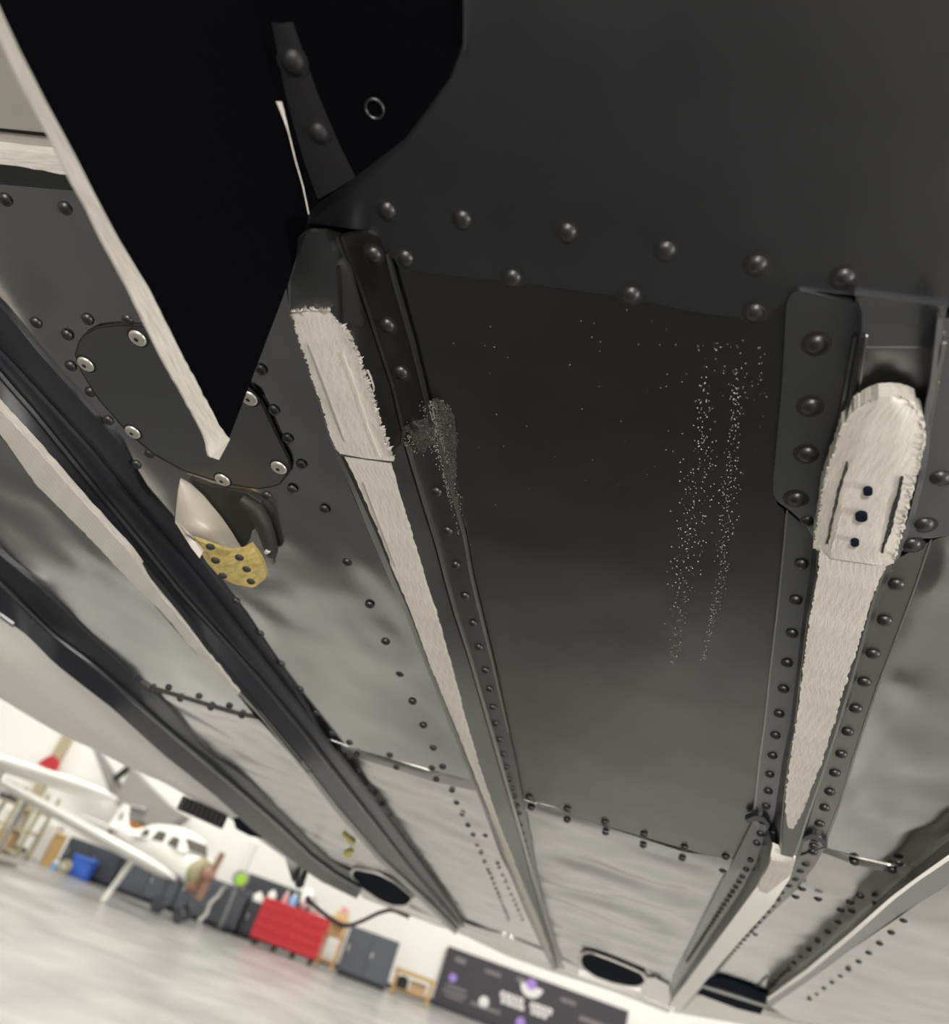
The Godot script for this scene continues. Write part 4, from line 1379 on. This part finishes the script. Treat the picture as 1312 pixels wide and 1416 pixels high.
func red_chest() -> void:
	var t := stand("tool_chest", "wide bright red tool chest on black casters by the back wall", "tool chest", -3.9, 2.25)
	var w := 1.38
	bx(t, "body", M.red_paint, 0, w, 0.12, 0.86, -0.5, 0, 0.01)
	for r in 4:
		for c in 2:
			var d := bx(t, "drawer", M.red_paint, 0.02 + c * w / 2, (c + 1) * w / 2 - 0.02, 0.14 + r * 0.18, 0.30 + r * 0.18, 0, 0.018, 0.004)
			bx(d, "handle", M.red_paint, 0.10 + c * w / 2, (c + 1) * w / 2 - 0.10, 0.275 + r * 0.18, 0.29 + r * 0.18, 0.018, 0.03, 0.0)
	for x in [0.1, 0.5, 0.9, 1.28]:
		caster(t, x, -0.06)
		caster(t, x, -0.44)
	var top := 0.86
	bottle("white round jug at the left end of the red chest top", -3.80, top, 2.1, M.white_paint, 0.16, 0.08, "jug")
	bottle("pink spray bottle standing on the red chest", -3.52, top, 2.1, M.pink_plastic, 0.24, 0.05)
	bottle("light blue bottle standing on the red chest beside white rags", -3.36, top, 2.05, M.light_blue, 0.24, 0.08)
	var rag := stand("rag_pile", "crumpled white rag heap on top of the red tool chest", "rags", -3.12, 2.05, "", top)
	var g := Geo.new()
	blob(g, Vector3(0, 0.22, 0), Vector3(0.13, 0.19, 0.12), 0.25, 5)
	put(g, "cloth", M.white_paint, rag)
	rag = stand("rag_pile", "flat white cloth bundle at the right end of the red chest", "rags", -2.84, 2.05, "", top)
	g = Geo.new()
	blob(g, Vector3(0, 0.09, 0), Vector3(0.13, 0.07, 0.12), 0.3, 8)
	put(g, "cloth", M.white_paint, rag)


func blob(g: Geo, c: Vector3, r: Vector3, rough: float, seed_: int) -> void:
	var f := FastNoiseLite.new()
	f.seed = seed_
	f.frequency = 0.9
	var rows := []
	for i in 13:
		var th := PI * clampf(i / 12.0, 0.02, 0.98)
		var row_ := PackedVector3Array()
		for k in 21:
			var an := TAU * (k % 20) / 20.0
			var d := Vector3(sin(th) * cos(an), cos(th), sin(th) * sin(an))
			row_.append(c + d * r * (1.0 + rough * f.get_noise_3d(d.x * 2, d.y * 2, d.z * 2)))
		rows.append(row_)
	g.ring(rows)


func bench() -> void:
	var t := stand("workbench", "low wooden workbench between the slate cabinet and the black banner", "bench", -1.0, 1.45)
	bx(t, "top", M.wood, 0, 0.86, 0.40, 0.47, -0.5, 0)
	for x in [0.03, 0.77]:
		for z in [-0.47, -0.08]:
			bx(t, "leg", M.wood, x, x + 0.07, 0, 0.40, z, z + 0.07)
	bx(t, "shelf", M.wood, 0.05, 0.81, 0.10, 0.13, -0.45, -0.05)
	var b := stand("storage_bin", "pale wooden bin under the low workbench", "bin", -0.62, 1.25, "", 0.13)
	bx(b, "body", M.wood_pale, 0, 0.34, 0, 0.18, -0.2, 0)
	bx(b, "rim", M.wood, -0.01, 0.35, 0.18, 0.20, -0.21, 0.01)
	b = stand("toolbox", "dark toolbox under the low workbench", "toolbox", -0.90, 1.25, "", 0.13)
	bx(b, "body", M.black_stuff, 0, 0.24, 0, 0.2, -0.2, 0)
	bx(b, "handle", M.black_stuff, 0.06, 0.18, 0.2, 0.23, -0.12, -0.08)
	# narrow wooden rack right of the red chest
	t = stand("wooden_rack", "narrow wooden rack standing right of the red tool chest", "rack", -2.58, 1.7)
	for x in [0.0, 0.34]:
		bx(t, "post", M.wood_pale, x, x + 0.06, 0, 0.95, -0.4, -0.34)
		bx(t, "post", M.wood_pale, x, x + 0.06, 0, 0.95, -0.06, 0)
	for y in [0.12, 0.58, 0.88]:
		bx(t, "shelf", M.wood, 0, 0.40, y, y + 0.05, -0.4, 0)
	bx(t, "back_panel", M.wood_pale, 0.02, 0.38, 0.6, 0.88, -0.38, -0.36)
	b = stand("carton", "small pinkish carton on top of the wooden rack", "carton", -2.5, 1.6, "", 0.93)
	bx(b, "body", M.wood_pale, 0, 0.26, 0, 0.14, -0.2, 0)
	bx(b, "lid", M.pink_plastic, 0.06, 0.22, 0.14, 0.24, -0.18, -0.02, 0.02)


func airplane() -> void:
	# small white low-wing airplane, nose to the right
	var t := stand("airplane", "small white airplane with dark cabin windows, nose pointing right", "airplane", -5.85, 3.4)
	t.transform.basis = t.transform.basis * Basis(Vector3.UP, deg_to_rad(-32.0))
	var sx := 0.72
	var g := Geo.new()
	var st := [[-2.3, 1.14, 0.05, 0.10], [-1.6, 1.10, 0.13, 0.15], [-0.9, 1.05, 0.24, 0.22], [-0.3, 1.04, 0.36, 0.29], [0.1, 1.05, 0.42, 0.33], [0.7, 1.03, 0.44, 0.33], [1.05, 0.97, 0.40, 0.28], [1.35, 0.93, 0.34, 0.24], [1.55, 0.91, 0.26, 0.20]]
	var rows := []
	for s in st:
		var r := PackedVector3Array()
		for k in 21:
			var an := TAU * (k % 20) / 20.0
			var cx := signf(cos(an)) * pow(absf(cos(an)), 0.75)
			var cy := signf(sin(an)) * pow(absf(sin(an)), 0.75)
			r.append(Vector3(s[0] * sx, s[1] - 0.06 + cy * s[3], cx * s[2]))
		rows.append(r)
	g.ring(rows)
	put(g, "fuselage", M.white_paint, t)
	# cabin canopy with windows on both sides
	g = Geo.new()
	rows = []
	for s in [[-0.75, 1.16, 0.04], [-0.25, 1.40, 0.30], [0.30, 1.47, 0.36], [0.62, 1.42, 0.36], [0.95, 1.14, 0.30]]:
		rows.append(PackedVector3Array([Vector3(s[0], 1.08, -0.40), Vector3(s[0], s[1] - 0.04, -s[2]), Vector3(s[0], s[1], -s[2] * 0.6), Vector3(s[0], s[1], s[2] * 0.6), Vector3(s[0], s[1] - 0.04, s[2]), Vector3(s[0], 1.08, 0.40)]))
	g.grid(rows, Vector3.UP)
	put(g, "cabin_roof", M.white_paint, t)
	for q in [[-0.34, -0.12, 1.13, 1.25], [0.02, 0.36, 1.12, 1.30], [0.48, 0.76, 1.12, 1.28]]:
		g = Geo.new()
		var e := 0.0
		g.prism([Vector3(q[0], q[2], 0.415), Vector3(q[1], q[2], 0.415), Vector3(q[1] - 0.04, q[3], 0.40), Vector3(q[0] + 0.04, q[3], 0.38)], Vector3(0, 0, -0.03))
		put(g, "window", M.window_dark, t)
	# windshield
	g = Geo.new()
	g.prism([Vector3(0.94, 1.16, -0.24), Vector3(0.94, 1.16, 0.24), Vector3(0.76, 1.33, 0.27), Vector3(0.76, 1.33, -0.27)], Vector3(-0.02, -0.02, 0))
	put(g, "windshield", M.window_dark, t)
	# engine, spinner, propeller
	g = Geo.new()
	rows = []
	for s in [[1.5, 0.25, 0.22], [1.62, 0.28, 0.25], [1.78, 0.26, 0.23], [1.84, 0.16, 0.15]]:
		var r := PackedVector3Array()
		for k in 17:
			var an := TAU * (k % 16) / 16.0
			r.append(Vector3(s[0] * sx, 0.86 + sin(an) * s[2], cos(an) * s[1]))
		rows.append(r)
	g.ring(rows)
	put(g, "cowling", M.khaki, t)
	pole(t, "air_intake", M.copper_brown, [Vector3(1.22, 0.62, 0.1), Vector3(1.36, 0.66, 0.1)], [0.12, 0.10], 12)
	pole(t, "spinner", M.copper_brown, [Vector3(1.36, 0.88, 0), Vector3(1.50, 0.88, 0), Vector3(1.58, 0.88, 0)], [0.14, 0.10, 0.02], 12)
	g = Geo.new()
	g.box(Vector3(1.47, 0.88, 0), Vector3(0.015, 0.07, 0.42), Basis(Vector3.RIGHT, 1.45), 0.005)
	put(g, "propeller", M.copper_brown, t)
	# fin with a dark oval mark, stabilizer, wing, gear
	g = Geo.new()
	g.prism([Vector3(-1.84, 1.04, -0.03), Vector3(-1.20, 1.10, -0.03), Vector3(-1.46, 1.34, -0.03), Vector3(-1.52, 1.48, -0.03), Vector3(-1.62, 1.55, -0.03), Vector3(-1.76, 1.54, -0.03)], Vector3(0, 0, 0.06))
	var fin := put(g, "tail_fin", M.white_paint, t)
	g = Geo.new()
	var ov := []
	for i in 14:
		ov.append(Vector3(-1.60 + 0.06 * cos(TAU * i / 14.0), 1.32 + 0.09 * sin(TAU * i / 14.0), 0.036))
	g.prism(ov, Vector3(0, 0, -0.01))
	put(g, "fin_mark", M.grey_metal, fin)
	g = Geo.new()
	g.box(Vector3(-1.62, 1.08, 0), Vector3(0.18, 0.025, 0.8), Basis.IDENTITY, 0.01)
	put(g, "stabilizer", M.white_paint, t)
	g = Geo.new()
	g.box(Vector3(0.10, 0.74, -0.5), Vector3(0.4, 0.06, 0.5), Basis.IDENTITY, 0.03)
	put(g, "wing", M.white_paint, t)
	pole(t, "belly_stripe", M.slate_dark, [Vector3(-0.9, 0.84, 0.16), Vector3(0.1, 0.72, 0.30), Vector3(1.0, 0.68, 0.22)], [0.05, 0.09, 0.07], 8)
	for z in [-0.8, -0.1]:
		pole(t, "gear_leg", M.slate_paint, [Vector3(0.4, 0.74, z * 0.6), Vector3(0.4, 0.16, z)], [0.03, 0.025], 8)
		pole(t, "wheel", M.slate_dark, [Vector3(0.4, 0.16, z - 0.05), Vector3(0.4, 0.16, z + 0.05)], [0.15, 0.15], 14)
	pole(t, "gear_leg", M.slate_paint, [Vector3(1.1, 0.72, 0), Vector3(1.13, 0.12, 0)], [0.03, 0.025], 8)
	pole(t, "wheel", M.slate_dark, [Vector3(1.13, 0.12, -0.04), Vector3(1.13, 0.12, 0.04)], [0.12, 0.12], 14)


func wing_shape(a: Vector3, b: Vector3, ra: Vector2, rb: Vector2, depth: Vector3) -> Geo:
	var g := Geo.new()
	var rows := []
	var t := (b - a).normalized()
	var up := Vector3.UP
	for i in 14:
		var f := i / 13.0
		var c := a.lerp(b, f)
		var w: Vector2 = ra.lerp(rb, f)
		if i > 10:
			w *= sqrt(maxf(0.02, 1.0 - pow((i - 10) / 3.1, 2.0)))
		var r := PackedVector3Array()
		for k in 17:
			var an := TAU * (k % 16) / 16.0
			r.append(c + depth * cos(an) * w.x + up * sin(an) * w.y)
		rows.append(r)
	g.ring(rows)
	return g


func wings() -> void:
	var t := stand("aircraft_wing", "lower and longer white wing resting on a grey stand, rounded tip over slate cabinets", "aircraft wing", -8.14, 5.2)
	put(wing_shape(Vector3(-0.1, 1.11, 0), Vector3(3.26, 0.67, 0), Vector2(0.5, 0.09), Vector2(0.34, 0.10), Vector3(0.0, 0.12, 1).normalized()), "wing_panel", M.white_paint, t)
	pole(t, "stand_leg", M.white_paint, [Vector3(2.22, 0.0, -0.2), Vector3(2.40, 0.80, -0.2)], [0.05, 0.05], 10)
	pole(t, "stand_leg", M.grey_metal, [Vector3(0.25, 0.0, 0), Vector3(0.25, 1.02, 0)], [0.04, 0.04], 10)
	bx(t, "stand_foot", M.grey_metal, 0.0, 0.5, 0, 0.05, -0.4, 0.4)
	pole(t, "fitting", M.white_paint, [Vector3(-0.28, 1.06, 0.05), Vector3(-0.10, 1.06, 0.05)], [0.04, 0.07], 10)
	t = stand("aircraft_wing", "upper white wing entering from the left edge with a blunt rounded tip", "aircraft wing", -9.0, 5.4)
	put(wing_shape(Vector3(-2.2, 1.30, 0), Vector3(2.62, 1.50, 0), Vector2(0.55, 0.11), Vector2(0.4, 0.11), Vector3(0, 0.10, 1).normalized()), "wing_panel", M.white_paint, t)
	pole(t, "stand_leg", M.grey_metal, [Vector3(-1.2, 0.0, 0), Vector3(-1.2, 1.32, 0)], [0.04, 0.04], 10)
	pole(t, "stand_leg", M.grey_metal, [Vector3(0.5, 0.0, -0.1), Vector3(0.5, 1.40, -0.1)], [0.03, 0.03], 10)
	bx(t, "stand_foot", M.grey_metal, -1.6, 0.7, 0, 0.05, -0.4, 0.4)


func clutter() -> void:
	# red alarm bell on the tan post
	var t := stand("alarm_bell", "red alarm box on the tan wall post, over the upper white wing", "alarm", -10.30, 0.14, "", 1.80)
	var g := Geo.new()
	g.prism([Vector3(-0.24, 0, 0.14), Vector3(0.24, 0, 0.14), Vector3(0.18, 0.22, 0.14), Vector3(-0.02, 0.30, 0.14), Vector3(-0.16, 0.16, 0.14)], Vector3(0, 0, -0.14))
	put(g, "body", M.red_paint, t)
	bx(t, "base_plate", M.red_paint, -0.15, 0.15, 0.03, 0.18, -0.02, 0.02)
	# grey machine behind the airplane
	t = stand("drill_press", "tall grey machine with a slanted hood standing behind the white airplane", "machine", -7.5, 0.55)
	bx(t, "base", M.grey_metal, -0.5, 0.6, 0, 0.12, -0.5, 0.3)
	pole(t, "column", M.grey_metal, [Vector3(0.1, 0.1, -0.1), Vector3(0.1, 1.5, -0.1)], [0.18, 0.18], 14)
	g = Geo.new()
	g.prism([Vector3(-0.70, 1.58, 0.3), Vector3(-0.30, 1.41, 0.3), Vector3(0.62, 1.36, 0.3), Vector3(0.93, 1.81, 0.3), Vector3(0.44, 1.90, 0.3), Vector3(-0.26, 2.17, 0.3), Vector3(-0.72, 2.38, 0.3)], Vector3(0, 0, -0.6))
	put(g, "hood", M.grey_metal, t)
	pole(t, "motor", M.black_stuff, [Vector3(-0.98, 2.02, 0.2), Vector3(-0.78, 2.36, 0.2)], [0.07, 0.09], 12)
	pole(t, "feed_arm", M.chrome, [Vector3(-0.45, 1.60, 0.36), Vector3(0.02, 1.64, 0.36), Vector3(0.09, 1.65, 0.36)], [0.045, 0.045, 0.08], 12)
	g = Geo.new()
	g.prism([Vector3(-1.85, 2.50, 0.1), Vector3(-1.62, 2.47, 0.1), Vector3(-0.86, 2.0, 0.1), Vector3(-0.70, 1.60, 0.1), Vector3(-0.84, 1.62, 0.1)], Vector3(0, 0, -0.2))
	put(g, "belt_guard", M.grey_metal, t)
	bx(t, "table", M.slate_dark, -0.5, 0.4, 0.95, 1.15, -0.35, 0.3)
	t = stand("plastic_case", "orange plastic case on the grey machine's table", "case", -7.70, 0.75, "", 1.15)
	bx(t, "body", M.orange_plastic, 0, 0.34, 0, 0.20, -0.3, 0, 0.03)
	bx(t, "latch", M.black_stuff, 0.12, 0.2, 0.08, 0.12, 0, 0.02)
	# pale rack with boards at the far left
	t = stand("storage_rack", "cluttered beige rack at the left edge of the hangar", "rack", -9.9, 2.6)
	for x in [0.0, 0.55, 1.05]:
		bx(t, "post", M.khaki, x, x + 0.06, 0, 1.25, -0.06, 0)
		bx(t, "post", M.khaki, x, x + 0.06, 0, 1.25, -0.6, -0.54)
	for y in [0.06, 0.45, 0.85]:
		bx(t, "shelf", M.post_tan, 0, 1.1, y, y + 0.05, -0.6, 0)
	for q in [["storage_box", "dark box on the top shelf of the beige rack", -9.8, 0.90, M.slate_dark, 0.32, 0.24], ["storage_box", "white box on the middle shelf of the beige rack", -9.5, 0.50, M.white_paint, 0.26, 0.22], ["storage_box", "tan box on the bottom shelf of the beige rack", -9.45, 0.11, M.wood_pale, 0.34, 0.26], ["storage_box", "pale grey box on the bottom shelf, left of the tan box", -9.84, 0.11, M.ceiling_white, 0.30, 0.24]]:
		var b := stand(q[0], q[1], "box", q[2], 2.55, "", q[3])
		bx(b, "body", q[4], 0, q[5], 0, q[6], -0.4, 0)
		bx(b, "lid", q[4], -0.01, q[5] + 0.01, q[6], q[6] + 0.03, -0.41, 0.01)
	t = stand("white_locker", "white locker standing between the beige rack and the plywood board", "locker", -9.15, 1.5)
	bx(t, "body", M.ceiling_white, 0, 0.36, 0, 0.78, -0.4, 0)
	bx(t, "door", M.ceiling_white, 0.02, 0.34, 0.04, 0.74, 0, 0.02)
	t = stand("plywood_board", "upright tan plywood board left of the dark cabinet", "board", -8.74, 1.55)
	bx(t, "board", M.wood, 0, 0.26, 0.0, 0.66, -0.05, 0)
	bx(t, "rail", M.wood_pale, 0, 0.26, 0.60, 0.66, 0, 0.02)
	# blue crate with a wheel in front of the dark cabinet
	t = stand("plastic_crate", "bright blue plastic crate in front of the dark cabinet", "crate", -8.0, 1.9)
	bx(t, "body", M.blue_plastic, 0, 0.42, 0, 0.38, -0.3, 0, 0.03)
	bx(t, "rim", M.blue_plastic, -0.02, 0.44, 0.34, 0.40, -0.32, 0.02, 0.01)
	t = stand("spare_wheel", "small grey wheel leaning on the blue plastic crate", "wheel", -8.0, 2.08)
	pole(t, "tire", M.khaki, [Vector3(0, 0.13, -0.05), Vector3(0, 0.13, 0.05)], [0.13, 0.13], 16)
	pole(t, "hub", M.chrome, [Vector3(0, 0.13, 0.04), Vector3(0, 0.13, 0.07)], [0.06, 0.05], 12)
	t = stand("parts_jar", "small blue and white jar on the floor left of the grey wheel", "jar", -8.26, 1.95)
	pole(t, "body", M.light_blue, [Vector3(0, 0, 0), Vector3(0, 0.14, 0)], [0.07, 0.07], 12)
	pole(t, "lid", M.white_paint, [Vector3(0, 0.14, 0), Vector3(0, 0.17, 0)], [0.07, 0.06], 12)
	# green balloon-like ball and fan beside the airplane's nose
	t = stand("floor_fan", "round fan with a bright green disc right of the airplane nose", "fan", -4.62, 1.75)
	pole(t, "pole", M.grey_metal, [Vector3(0, 0.04, 0), Vector3(0, 0.85, 0)], [0.03, 0.025], 10)
	pole(t, "base", M.black_stuff, [Vector3(0, 0, 0), Vector3(0, 0.05, 0)], [0.2, 0.18], 16)
	pole(t, "cage", M.grey_metal, [Vector3(0, 1.0, -0.08), Vector3(0, 1.0, 0.04)], [0.17, 0.16], 18)
	pole(t, "green_disc", M.green_plastic, [Vector3(0.03, 0.99, 0.04), Vector3(0.03, 0.99, 0.07)], [0.125, 0.11], 18)
	bottle("white jug left of the red chest, on the slate cabinet", -4.72, 0.84, 1.2, M.white_paint, 0.18, 0.09, "jug")
	bottle("rounded white jug right beside the red chest's left edge", -4.24, 0.70, 1.1, M.white_paint, 0.20, 0.12, "jug")
	t = stand("air_hose", "grey coiled air hose hanging in front of the slate cabinets", "hose", -5.0, 1.62)
	pole(t, "hose", M.chrome, [Vector3(-0.08, 0.02, 0.05), Vector3(0.0, 0.2, 0.04), Vector3(-0.02, 0.4, 0.02), Vector3(0.08, 0.6, 0.0), Vector3(0.1, 0.72, 0)], [0.07, 0.06, 0.05, 0.05, 0.07], 10)
	pole(t, "nozzle", M.grey_metal, [Vector3(0.1, 0.72, 0), Vector3(0.16, 0.80, 0)], [0.05, 0.03], 10)


func cord() -> void:
	# black strap hanging from the aft edge of the hull
	var d := skin(545, 1256, 0.0).distance_to(EYE)
	var t := thing("tie_down_strap", "black bent strap hanging off the aft edge of the metal hull", "strap")
	var pts := []
	var p := resample([566, 1268, 548, 1260, 540, 1258, 524, 1262, 504, 1272, 484, 1280, 474, 1280, 462, 1274, 446, 1262, 432, 1250, 426, 1246], 30)
	for q in p:
		pts.append(EYE + ray(q.x, q.y).normalized() * d)
	pole(t, "strap", M.black_stuff, pts, [0.0055], 8)
	pole(t, "hook", M.black_stuff, [pts[29], pts[30], pts[30] + Vector3(-0.006, 0.012, 0)], [0.007, 0.010, 0.006], 8)
